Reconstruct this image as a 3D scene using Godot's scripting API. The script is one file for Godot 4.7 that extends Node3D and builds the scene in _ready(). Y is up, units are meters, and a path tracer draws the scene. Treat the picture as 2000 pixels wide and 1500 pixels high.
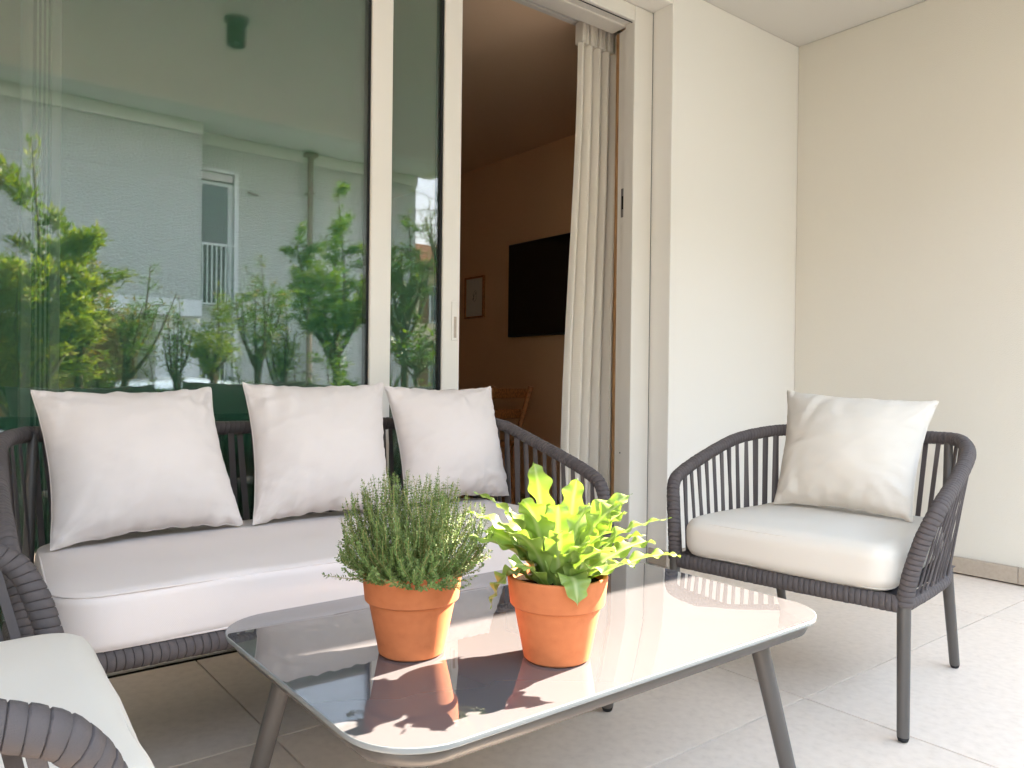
extends Node3D
# A covered terrace: rope-wrapped sofa and armchairs, glass coffee table with two potted plants, sliding glass doors that mirror the garden.
# y is up, z points from the house towards the garden, metres.

# ---------------------------------------------------------------- mesh building
class Soup:
	var p := PackedVector3Array()   # three points a triangle, outward = (b-a)x(c-a)
	var c := PackedColorArray()
	var colored := false
	var tint := Color.WHITE

	func tri(a: Vector3, b: Vector3, d: Vector3) -> void:
		p.append(a); p.append(b); p.append(d)
		if colored:
			c.append(tint); c.append(tint); c.append(tint)

	func tri_c(a: Vector3, b: Vector3, d: Vector3, ca: Color, cb: Color, cd: Color) -> void:
		p.append(a); p.append(b); p.append(d)
		c.append(ca); c.append(cb); c.append(cd)

	func quad(a: Vector3, b: Vector3, d: Vector3, e: Vector3) -> void:
		tri(a, b, d); tri(a, d, e)

	# chamfered box between two corners
	func box(lo: Vector3, hi: Vector3, ch := 0.002, t := Transform3D()) -> void:
		var m := (lo + hi) / 2.0
		var h := (hi - lo) / 2.0
		ch = minf(ch, minf(h.x, minf(h.y, h.z)) * 0.9)
		var g := func(s: Vector3, axis: int) -> Vector3:
			var q := h - Vector3(ch, ch, ch)
			q[axis] = h[axis]
			return t * (m + q * s)
		for ax in 3:
			var u := (ax + 1) % 3
			var w := (ax + 2) % 3
			for sg in [-1.0, 1.0]:
				var cs := []
				for k in [[-1.0, -1.0], [1.0, -1.0], [1.0, 1.0], [-1.0, 1.0]]:
					var s := Vector3.ZERO
					s[ax] = sg; s[u] = k[0]; s[w] = k[1]
					cs.append(g.call(s, ax))
				if sg > 0: quad(cs[0], cs[1], cs[2], cs[3])
				else: quad(cs[3], cs[2], cs[1], cs[0])
			# edges along ax
			for su in [-1.0, 1.0]:
				for sw in [-1.0, 1.0]:
					var a := Vector3.ZERO
					a[ax] = -1.0; a[u] = su; a[w] = sw
					var b := a
					b[ax] = 1.0
					var q0: Vector3 = g.call(a, u)
					var q1: Vector3 = g.call(b, u)
					var q2: Vector3 = g.call(b, w)
					var q3: Vector3 = g.call(a, w)
					if su * sw > 0: quad(q0, q3, q2, q1)
					else: quad(q0, q1, q2, q3)
		for sx in [-1.0, 1.0]:
			for sy in [-1.0, 1.0]:
				for sz in [-1.0, 1.0]:
					var s := Vector3(sx, sy, sz)
					var a: Vector3 = g.call(s, 0)
					var b: Vector3 = g.call(s, 1)
					var d: Vector3 = g.call(s, 2)
					if sx * sy * sz > 0: tri(a, b, d)
					else: tri(a, d, b)

	# tube along points; radius a number or an array; tilt slants every ring
	func tube(pts: PackedVector3Array, radius, segs := 10, caps := true, tilt := 0.0, round_caps := false) -> void:
		var n := pts.size()
		var up := Vector3.UP
		var tan0 := (pts[1] - pts[0]).normalized()
		if absf(tan0.dot(up)) > 0.9: up = Vector3.RIGHT
		var side := tan0.cross(up).normalized()
		var last := PackedVector3Array()
		var rings := []
		for i in n:
			var tg := (pts[mini(i + 1, n - 1)] - pts[maxi(i - 1, 0)]).normalized()
			side = (side - tg * side.dot(tg)).normalized()
			var bi := tg.cross(side)
			var r: float = radius[i] if radius is Array or radius is PackedFloat32Array else radius
			var ring := PackedVector3Array()
			for k in segs:
				var an := TAU * k / segs
				ring.append(pts[i] + (side * cos(an) + bi * sin(an)) * r + tg * (tilt * cos(an)))
			rings.append(ring)
		for i in n - 1:
			var a: PackedVector3Array = rings[i]
			var b: PackedVector3Array = rings[i + 1]
			for k in segs:
				var k2 := (k + 1) % segs
				quad(a[k], a[k2], b[k2], b[k])
		if caps:
			for e in 2:
				var ring: PackedVector3Array = rings[0] if e == 0 else rings[n - 1]
				var mid := pts[0] if e == 0 else pts[n - 1]
				var tg := (pts[0] - pts[1]).normalized() if e == 0 else (pts[n - 1] - pts[n - 2]).normalized()
				var r: float = (ring[0] - mid).length()
				if round_caps: mid += tg * r * 0.45
				for k in segs:
					var k2 := (k + 1) % segs
					if e == 0: tri(mid, ring[k2], ring[k])
					else: tri(mid, ring[k], ring[k2])

	# profile of (radius, height) pairs turned about y, at a point
	func lathe(prof: Array, at := Vector3.ZERO, segs := 48) -> void:
		for i in prof.size() - 1:
			var a: Vector2 = prof[i]
			var b: Vector2 = prof[i + 1]
			for k in segs:
				var a0 := TAU * k / segs
				var a1 := TAU * (k + 1) / segs
				var p0 := at + Vector3(cos(a0) * a.x, a.y, sin(a0) * a.x)
				var p1 := at + Vector3(cos(a1) * a.x, a.y, sin(a1) * a.x)
				var p2 := at + Vector3(cos(a1) * b.x, b.y, sin(a1) * b.x)
				var p3 := at + Vector3(cos(a0) * b.x, b.y, sin(a0) * b.x)
				if a.x < 1e-6: tri(p0, p3, p2)
				elif b.x < 1e-6: tri(p0, p3, p1)
				else: quad(p0, p3, p2, p1)

	# smooth: angle in degrees under which neighbouring faces share their shading; 0 = flat
	func mesh(smooth := 50.0, fix_side := true) -> ArrayMesh:
		var n := p.size() / 3
		var vol := 0.0
		if fix_side:
			for i in n:
				vol += p[i * 3].dot(p[i * 3 + 1].cross(p[i * 3 + 2]))
		var flip := vol < 0.0
		var fn := PackedVector3Array()
		fn.resize(n)
		var acc := {}
		for i in n:
			var a := p[i * 3]
			var b := p[i * 3 + 1]
			var d := p[i * 3 + 2]
			if flip:
				p[i * 3 + 1] = d; p[i * 3 + 2] = b
				if colored or c.size():
					var t := c[i * 3 + 1]
					c[i * 3 + 1] = c[i * 3 + 2]; c[i * 3 + 2] = t
				var s := b
				b = d; d = s
			var cr := (b - a).cross(d - a)
			fn[i] = cr.normalized()
			if smooth > 0.0:
				for q in [a, b, d]:
					var key := Vector3i((q * 20000.0).round())
					acc[key] = acc.get(key, Vector3.ZERO) + cr
		var vs := PackedVector3Array()
		var ns := PackedVector3Array()
		var cs := PackedColorArray()
		vs.resize(n * 3); ns.resize(n * 3)
		if c.size(): cs.resize(n * 3)
		var lim := cos(deg_to_rad(smooth))
		for i in n:
			for k in 3:
				var src: int = i * 3 + [0, 2, 1][k]     # Godot's front faces run clockwise
				var q := p[src]
				vs[i * 3 + k] = q
				var nn := fn[i]
				if smooth > 0.0:
					var s: Vector3 = acc[Vector3i((q * 20000.0).round())]
					s = s.normalized()
					if s.dot(nn) > lim: nn = s
				ns[i * 3 + k] = nn
				if c.size(): cs[i * 3 + k] = c[src]
		var arr := []
		arr.resize(Mesh.ARRAY_MAX)
		arr[Mesh.ARRAY_VERTEX] = vs
		arr[Mesh.ARRAY_NORMAL] = ns
		if c.size(): arr[Mesh.ARRAY_COLOR] = cs
		var m := ArrayMesh.new()
		m.add_surface_from_arrays(Mesh.PRIMITIVE_TRIANGLES, arr)
		return m


# ---------------------------------------------------------------- scene helpers
var mats := {}
var used := {}
var rng := RandomNumberGenerator.new()

func numbered(called: String) -> String:
	var k: int = used.get(called, 0)
	used[called] = k + 1
	return called if k == 0 else "%s_%03d" % [called, k]

func thing(called: String, label: String, category: String, at := Vector3.ZERO, turn := 0.0, group := "") -> Node3D:
	var o := Node3D.new()
	o.name = numbered(called)
	add_child(o)
	o.position = at
	o.rotation.y = turn
	o.set_meta("label", label)
	o.set_meta("category", category)
	if group: o.set_meta("group", group)
	return o

func structure(called: String) -> Node3D:
	var o := Node3D.new()
	o.name = numbered(called)
	add_child(o)
	o.set_meta("kind", "structure")
	return o

func part(called: String, m: Mesh, mat: Material, parent: Node3D, at := Transform3D()) -> MeshInstance3D:
	var o := MeshInstance3D.new()
	o.name = called
	o.mesh = m
	o.material_override = mat
	parent.add_child(o, true)
	o.transform = at
	return o

func tagged(o: Node3D, called: String, label: String, category: String, group := "") -> Node3D:
	o.name = numbered(called)
	o.set_meta("label", label)
	o.set_meta("category", category)
	if group: o.set_meta("group", group)
	return o

func bx(lo: Vector3, hi: Vector3, ch := 0.002) -> ArrayMesh:
	var s := Soup.new()
	s.box(lo, hi, ch)
	return s.mesh(0.0)

func tubes(pts: Array, r, segs := 10, round_caps := false) -> ArrayMesh:
	var s := Soup.new()
	s.tube(PackedVector3Array(pts), r, segs, true, 0.0, round_caps)
	return s.mesh(60.0)

func spline(ctrl: Array, step: float) -> PackedVector3Array:
	var dense := PackedVector3Array()
	var n := ctrl.size()
	for i in n - 1:
		var p0: Vector3 = ctrl[maxi(i - 1, 0)]
		var p1: Vector3 = ctrl[i]
		var p2: Vector3 = ctrl[i + 1]
		var p3: Vector3 = ctrl[mini(i + 2, n - 1)]
		for k in 24:
			dense.append(p1.cubic_interpolate(p2, p0, p3, k / 24.0))
	dense.append(ctrl[n - 1])
	return even(dense, step)

func even(dense: PackedVector3Array, step: float) -> PackedVector3Array:
	var total := 0.0
	for i in dense.size() - 1: total += dense[i].distance_to(dense[i + 1])
	var cnt := maxi(2, int(round(total / step)))
	var out := PackedVector3Array()
	var want := 0.0
	var run := 0.0
	var gap := total / cnt
	out.append(dense[0])
	want = gap
	for i in dense.size() - 1:
		var l := dense[i].distance_to(dense[i + 1])
		while run + l >= want - 1e-9 and out.size() < cnt:
			out.append(dense[i].lerp(dense[i + 1], clampf((want - run) / maxf(l, 1e-9), 0, 1)))
			want += gap
		run += l
	out.append(dense[dense.size() - 1])
	return out

func along(path: PackedVector3Array, t: float) -> Vector3:
	var x := clampf(t, 0, 1) * (path.size() - 1)
	var i := mini(int(x), path.size() - 2)
	return path[i].lerp(path[i + 1], x - i)

# a rail wound with flat strap: every turn overlaps the one before
func wound(path: PackedVector3Array, r: float, pitch: float, segs := 12) -> ArrayMesh:
	var s := Soup.new()
	var total := 0.0
	for i in path.size() - 1: total += path[i].distance_to(path[i + 1])
	var turns := int(total / pitch)
	var pts := PackedVector3Array()
	var rad := PackedFloat32Array()
	for k in turns:
		var loose := rng.randf_range(-0.02, 0.035)
		for q in [[0.0, 0.92], [0.07, 1.04], [0.5, 1.05], [0.93, 1.02]]:
			pts.append(along(path, (k + q[0] + rng.randf_range(-0.02, 0.02)) / turns))
			rad.append(r * (q[1] + loose))
	pts.append(path[path.size() - 1])
	rad.append(r * 0.89)
	s.tube(pts, rad, segs, true, pitch * 0.28, true)
	return s.mesh(38.0)

# ---------------------------------------------------------------- materials
func noise_tex(freq: float, size: int, ramp: Array, seed_: int, oct := 4, kind := FastNoiseLite.TYPE_SIMPLEX_SMOOTH) -> NoiseTexture2D:
	var n := FastNoiseLite.new()
	n.seed = seed_
	n.noise_type = kind
	n.frequency = freq
	n.fractal_octaves = oct
	var t := NoiseTexture2D.new()
	t.width = size; t.height = size
	t.seamless = true
	t.noise = n
	var g := Gradient.new()
	var offs := PackedFloat32Array()
	var cols := PackedColorArray()
	for r in ramp:
		offs.append(r[0]); cols.append(r[1])
	g.offsets = offs; g.colors = cols
	t.color_ramp = g
	return t

func grey(a: float) -> Color: return Color(a, a, a)

func mat(called: String, lin: Color, rough: float, spec := 0.5) -> StandardMaterial3D:
	var m := StandardMaterial3D.new()
	m.resource_name = called
	m.albedo_color = Color(lin.r, lin.g, lin.b).linear_to_srgb()
	m.roughness = rough
	m.metallic_specular = spec
	mats[called] = m
	return m

func textured(m: StandardMaterial3D, tex: Texture2D, scale: float, world := true) -> void:
	m.albedo_texture = tex
	m.uv1_triplanar = true
	m.uv1_world_triplanar = world
	m.uv1_scale = Vector3.ONE * scale

func relief(m: StandardMaterial3D, tex: Texture2D, scale: float, depth_cm: float, world := true) -> void:
	m.heightmap_enabled = true
	m.heightmap_texture = tex
	m.heightmap_scale = depth_cm
	m.uv1_triplanar = true
	m.uv1_world_triplanar = world
	m.uv1_scale = Vector3.ONE * scale

func weave_image() -> ImageTexture:
	var im := Image.create(128, 128, false, Image.FORMAT_L8)
	for y in 128:
		for x in 128:
			var a := sin(x * TAU / 8.0) * 0.5 + 0.5
			var b := sin(y * TAU / 8.0) * 0.5 + 0.5
			var over := ((x / 8) + (y / 8)) % 2 == 0
			im.set_pixel(x, y, grey(0.25 + 0.7 * (a if over else b)))
	return ImageTexture.create_from_image(im)

func make_materials() -> void:
	var speck := noise_tex(0.18, 512, [[0.0, grey(0.80)], [0.35, grey(0.93)], [0.6, grey(0.97)], [1.0, grey(1.0)]], 3, 5)
	var cloud := noise_tex(0.012, 512, [[0.0, grey(0.965)], [0.5, grey(0.985)], [1.0, grey(1.0)]], 8, 6)
	var grain := noise_tex(0.25, 512, [[0.0, grey(0.0)], [1.0, grey(1.0)]], 5, 3)
	var rough_plaster := noise_tex(0.05, 512, [[0.0, grey(0.0)], [1.0, grey(1.0)]], 6, 5)
	var weave := weave_image()

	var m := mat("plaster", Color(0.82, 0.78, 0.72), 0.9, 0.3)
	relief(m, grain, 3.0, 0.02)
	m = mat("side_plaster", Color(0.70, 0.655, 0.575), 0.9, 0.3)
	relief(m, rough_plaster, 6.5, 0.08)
	m = mat("ceiling_paint", Color(0.69, 0.66, 0.61), 0.9, 0.3)
	relief(m, grain, 0.8, 0.04)
	var stone := noise_tex(0.022, 1024, [[0.0, Color(0.93, 0.92, 0.91)], [0.35, Color(0.967, 0.962, 0.957)], [0.6, Color(0.98, 0.977, 0.973)], [1.0, Color(1, 1, 1)]], 21, 7)
	for k in 4:
		m = mat("tile_%d" % k, Color(0.79, 0.67, 0.565) * [1.0, 0.97, 1.03, 0.985][k], 0.5, 0.45)
		textured(m, stone, 1.3)
		m.uv1_offset = Vector3(0.31 * k, 0.17 * k, 0.43 * k)
		relief(m, speck, 1.3, 0.012)
	mat("grout", Color(0.035, 0.03, 0.026), 0.95, 0.2)
	m = mat("skirting_stone", Color(0.46, 0.385, 0.31), 0.6, 0.4)
	textured(m, stone, 2.1)
	mat("frame_paint", Color(0.74, 0.69, 0.62), 0.38, 0.5)
	mat("gasket", Color(0.02, 0.02, 0.02), 0.7, 0.3)
	mat("steel", Color(0.30, 0.28, 0.26), 0.35, 0.5).metallic = 0.8
	mat("black_metal", Color(0.03, 0.03, 0.03), 0.4, 0.5)
	m = mat("jamb_wood", Color(0.50, 0.29, 0.14), 0.55, 0.4)
	var wood := noise_tex(0.03, 512, [[0.0, Color(0.62, 0.56, 0.5)], [0.5, Color(0.88, 0.85, 0.8)], [1.0, Color(1, 1, 1)]], 14, 5)
	textured(m, wood, 1.0)
	m.uv1_scale = Vector3(6, 0.5, 6)

	m = mat("glass", Color(0.04, 0.13, 0.07), 0.015, 0.5)
	m.transparency = BaseMaterial3D.TRANSPARENCY_ALPHA
	m.albedo_color.a = 0.03
	m = mat("tinted_glass", Color(0.04, 0.13, 0.075), 0.015, 0.5)
	m.transparency = BaseMaterial3D.TRANSPARENCY_ALPHA
	m.albedo_color.a = 0.44
	m = mat("clear_glass", Color(0.05, 0.12, 0.08), 0.015, 0.5)
	m.transparency = BaseMaterial3D.TRANSPARENCY_ALPHA
	m.albedo_color.a = 0.04

	m = mat("cushion_cloth", Color(0.67, 0.60, 0.565), 0.92, 0.25)
	relief(m, weave, 42.0, 0.02, false)
	m = mat("chair_cloth", Color(0.665, 0.615, 0.545), 0.92, 0.25)
	relief(m, weave, 42.0, 0.02, false)
	m = mat("strap", Color(0.095, 0.080, 0.078), 0.72, 0.35)
	relief(m, weave, 30.0, 0.02, false)
	m = mat("strap_light", Color(0.12, 0.102, 0.098), 0.72, 0.35)
	relief(m, weave, 30.0, 0.02, false)
	m = mat("leg_metal", Color(0.085, 0.075, 0.068), 0.42, 0.5)
	relief(m, grain, 6.0, 0.006, false)
	mat("rubber", Color(0.012, 0.012, 0.013), 0.6, 0.4)
	m = mat("table_glass", Color(0.106, 0.100, 0.104), 0.02, 0.5)
	m.clearcoat_enabled = true; m.clearcoat = 0.8; m.clearcoat_roughness = 0.01
	mat("glass_rim", Color(0.22, 0.23, 0.225), 0.12, 0.6)

	m = mat("terracotta", Color(0.55, 0.175, 0.068), 0.78, 0.3)
	textured(m, noise_tex(0.02, 512, [[0.0, Color(0.90, 0.885, 0.87)], [0.3, Color(0.955, 0.945, 0.94)], [0.7, Color(0.98, 0.98, 0.98)], [1.0, Color(1, 1, 1)]], 31, 6), 2.5, false)
	relief(m, grain, 4.0, 0.02, false)
	m = mat("soil", Color(0.025, 0.018, 0.013), 1.0, 0.1)
	relief(m, grain, 5.0, 0.4, false)
	m = mat("fern_leaf", Color(1, 1, 1), 0.38, 0.45)
	m.vertex_color_use_as_albedo = true
	m.backlight_enabled = true; m.backlight = Color(0.72, 0.78, 0.45)
	m = mat("thyme_leaf", Color(1, 1, 1), 0.6, 0.35)
	m.vertex_color_use_as_albedo = true
	m.backlight_enabled = true; m.backlight = Color(0.3, 0.35, 0.2)
	m = mat("leaf", Color(1, 1, 1), 0.42, 0.45)
	m.vertex_color_use_as_albedo = true
	m.backlight_enabled = true; m.backlight = Color(0.85, 0.95, 0.35)
	m = mat("palm", Color(0.10, 0.17, 0.05), 0.5, 0.4)
	m.backlight_enabled = true; m.backlight = Color(0.4, 0.5, 0.2)
	m = mat("bark", Color(0.085, 0.065, 0.048), 0.9, 0.2)
	relief(m, grain, 2.0, 0.3, false)

	m = mat("room_paint", Color(0.80, 0.49, 0.27), 0.9, 0.25)
	relief(m, grain, 0.8, 0.03)
	mat("room_ceiling", Color(0.80, 0.58, 0.39), 0.9, 0.25)
	m = mat("room_floor_wood", Color(0.60, 0.33, 0.15), 0.5, 0.4)
	textured(m, wood, 1.0)
	m.uv1_scale = Vector3(1.0, 6, 6)
	m = mat("curtain_cloth", Color(0.84, 0.775, 0.68), 0.95, 0.2)
	relief(m, weave, 6.0, 0.03)
	m.backlight_enabled = true; m.backlight = Color(0.55, 0.5, 0.42)
	mat("white_plastic", Color(0.66, 0.62, 0.56), 0.5, 0.4)
	mat("screen", Color(0.006, 0.006, 0.007), 0.12, 0.5)
	mat("paper", Color(0.72, 0.66, 0.56), 0.9, 0.2)
	mat("ink", Color(0.04, 0.03, 0.025), 0.9, 0.2)
	m = mat("chair_wood", Color(0.60, 0.25, 0.085), 0.45, 0.45)
	textured(m, wood, 3.0, false)
	m = mat("green_cloth", Color(0.10, 0.17, 0.11), 0.95, 0.2)

	m = mat("render_wall", Color(0.52, 0.525, 0.50), 0.95, 0.2)
	textured(m, cloud, 0.35)
	relief(m, rough_plaster, 0.8, 3.0)
	m = mat("eave_paint", Color(0.55, 0.56, 0.52), 0.9, 0.2)
	mat("pale_trim", Color(0.66, 0.68, 0.68), 0.6, 0.4)
	mat("copper_pipe", Color(0.17, 0.125, 0.09), 0.5, 0.5)
	m = mat("garage_wood", Color(0.25, 0.15, 0.08), 0.7, 0.3)
	textured(m, wood, 0.6)
	mat("dark_glass", Color(0.03, 0.045, 0.055), 0.04, 0.6)
	mat("cream_wall", Color(0.66, 0.56, 0.40), 0.9, 0.2)
	mat("shutter_paint", Color(0.17, 0.075, 0.05), 0.7, 0.3)
	mat("roof_tile", Color(0.34, 0.17, 0.11), 0.85, 0.2)
	m = mat("asphalt", Color(0.055, 0.055, 0.055), 0.9, 0.2)
	relief(m, grain, 0.8, 0.3)
	m = mat("garden_soil", Color(0.10, 0.085, 0.06), 1.0, 0.1)
	relief(m, rough_plaster, 0.6, 3.0)
	m = mat("lawn", Color(0.06, 0.085, 0.03), 1.0, 0.1)
	relief(m, grain, 0.7, 2.0)
	m = mat("concrete", Color(0.38, 0.365, 0.34), 0.9, 0.2)
	textured(m, cloud, 0.8)
	m = mat("car_paint", Color(0.42, 0.50, 0.55), 0.25, 0.5)
	m.clearcoat_enabled = true; m.clearcoat = 1.0; m.clearcoat_roughness = 0.03


# ---------------------------------------------------------------- start
func _ready() -> void:
	rng.seed = 20240611
	# camera
	var cam := Camera3D.new()
	cam.name = "camera"
	add_child(cam)
	var yaw := deg_to_rad(38.2014)
	var pitch := deg_to_rad(-0.3384)
	var roll := deg_to_rad(0.6643)
	var fwd := Vector3(sin(yaw) * cos(pitch), sin(pitch), -cos(yaw) * cos(pitch))
	var r0 := Vector3(cos(yaw), 0, sin(yaw))
	var u0 := r0.cross(fwd)
	cam.transform = Transform3D(Basis(r0 * cos(roll) + u0 * sin(roll), u0 * cos(roll) - r0 * sin(roll), -fwd), Vector3(0, 0.83, 0))
	cam.fov = 52.865
	cam.near = 0.05
	cam.far = 500.0
	cam.current = true
	# sky and exposure
	var we := WorldEnvironment.new()
	we.name = "environment"
	var env := Environment.new()
	env.background_mode = Environment.BG_SKY
	var sky := Sky.new()
	var sm := ProceduralSkyMaterial.new()
	sm.sky_top_color = Color(0.52, 0.60, 0.70)
	sm.sky_horizon_color = Color(0.87, 0.845, 0.81)
	sm.sky_curve = 0.2
	sm.ground_bottom_color = Color(0.30, 0.29, 0.26)
	sm.ground_horizon_color = Color(0.52, 0.52, 0.50)
	sm.sun_angle_max = 0.0
	sky.sky_material = sm
	env.sky = sky
	env.background_energy_multiplier = 1.15
	env.tonemap_mode = Environment.TONE_MAPPER_LINEAR
	env.tonemap_exposure = 12.8
	env.sdfgi_enabled = true
	env.ssao_enabled = true
	env.ssil_enabled = true
	we.environment = env
	add_child(we)
	# sun: low over the right end of the terrace, almost along the facade
	var sun := DirectionalLight3D.new()
	sun.name = "sun"
	sun.light_energy = 1.6
	sun.light_color = Color(1.0, 0.945, 0.87)
	sun.light_angular_distance = 0.53
	sun.shadow_enabled = true
	add_child(sun)
	var el := deg_to_rad(34.0)
	var to_sun := Vector3(cos(el) * 0.9988, sin(el), cos(el) * 0.05)
	sun.look_at_from_position(Vector3.ZERO, -to_sun, Vector3.UP)

	make_materials()
	build_terrace()
	build_doors()
	build_room()
	build_outside()
	build_furniture()
	build_table()
	build_plants()
	build_garden()


# ---------------------------------------------------------------- terrace shell
const CEIL := 2.58
const WALL_Z := -2.26
const SIDE_X := 3.652

func build_terrace() -> void:
	var fl := structure("terrace_floor")
	part("bed", bx(Vector3(-3.0, -0.70, -2.40), Vector3(3.90, -0.011, 1.30), 0.001), mats.grout, fl)
	var dx := 1.195
	var dz := 0.61
	var x0 := 1.868 - dx * 4
	var z0 := -1.113 - dz * 2
	for i in 6:
		for j in 6:
			var lo := Vector3(maxf(x0 + i * dx, -2.99) + 0.0027, -0.0105, z0 + j * dz + 0.0027)
			var hi := Vector3(minf(x0 + (i + 1) * dx, 3.648) - 0.0016, 0.0, z0 + (j + 1) * dz - 0.0027)
			hi.y += rng.randf_range(-0.0004, 0.0)
			part("tile", bx(lo, hi, 0.0006), mats["tile_%d" % (rng.randi() % 4)], fl)
	var ce := structure("terrace_ceiling")
	part("slab", bx(Vector3(-2.6, CEIL, -2.36), Vector3(3.66, CEIL + 0.28, 0.45), 0.004), mats.ceiling_paint, ce)
	part("slab", bx(Vector3(3.6605, CEIL, -2.36), Vector3(3.892, CEIL + 0.28, -1.018), 0.004), mats.ceiling_paint, ce)

	var w := thing("terrace_wall", "white plastered wall beside the sliding door, behind the armchair", "wall", Vector3(3.2, 0, WALL_Z))
	part("plaster", bx(Vector3(2.661, 0.0, -2.50) - w.position, Vector3(SIDE_X + 0.2, CEIL - 0.001, WALL_Z) - w.position, 0.003), mats.plaster, w)
	part("skirting_board", bx(Vector3(2.652, 0.006, -2.36) - w.position, Vector3(SIDE_X - 0.03, 0.076, WALL_Z + 0.009) - w.position, 0.002), mats.skirting_stone, w)

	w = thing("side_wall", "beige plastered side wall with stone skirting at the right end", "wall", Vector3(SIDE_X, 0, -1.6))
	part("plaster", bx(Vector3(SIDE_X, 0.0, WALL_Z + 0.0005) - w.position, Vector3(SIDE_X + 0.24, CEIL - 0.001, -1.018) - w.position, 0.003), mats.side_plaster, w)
	var z := WALL_Z + 0.012
	for l in [0.42, 0.62, 0.192]:
		part("skirting_board", bx(Vector3(SIDE_X - 0.025, 0.006, z) - w.position, Vector3(SIDE_X - 0.0005, 0.074, z + l - 0.002) - w.position, 0.002), mats.skirting_stone, w)
		z += l

	w = thing("lintel", "plastered lintel above the sliding glass doors", "lintel", Vector3(0, 2.5, WALL_Z))
	part("beam", bx(Vector3(-2.6, 2.498, -2.50) - w.position, Vector3(2.660, CEIL - 0.001, WALL_Z - 0.0005) - w.position, 0.003), mats.plaster, w)
	w = thing("house_wall", "plastered house wall past the left end of the glass front", "wall", Vector3(-2.0, 0, WALL_Z))
	part("plaster", bx(Vector3(-2.6, 0, -2.50) - w.position, Vector3(-1.40, 2.497, WALL_Z - 0.001) - w.position, 0.003), mats.plaster, w)

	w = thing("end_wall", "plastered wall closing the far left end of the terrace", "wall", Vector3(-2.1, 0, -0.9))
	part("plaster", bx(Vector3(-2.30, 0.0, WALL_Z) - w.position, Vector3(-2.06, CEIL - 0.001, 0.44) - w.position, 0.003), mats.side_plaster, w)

	var lamp := thing("ceiling_lamp", "small cylindrical spot lamp fixed under the terrace ceiling, seen mirrored in the glass", "lamp", Vector3(1.27, CEIL, -0.95))
	var s := Soup.new()
	s.lathe([Vector2(0, -0.001), Vector2(0.058, -0.001), Vector2(0.058, -0.014), Vector2(0.046, -0.016), Vector2(0.046, -0.125), Vector2(0.043, -0.13), Vector2(0.036, -0.13), Vector2(0.034, -0.10), Vector2(0, -0.10)])
	part("body", s.mesh(35), mats.black_metal, lamp)
	s = Soup.new()
	s.lathe([Vector2(0, -0.101), Vector2(0.03, -0.101), Vector2(0.03, -0.107), Vector2(0.0, -0.112)], Vector3.ZERO, 24)
	part("lens", s.mesh(35), mats.pale_trim, lamp)


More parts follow.
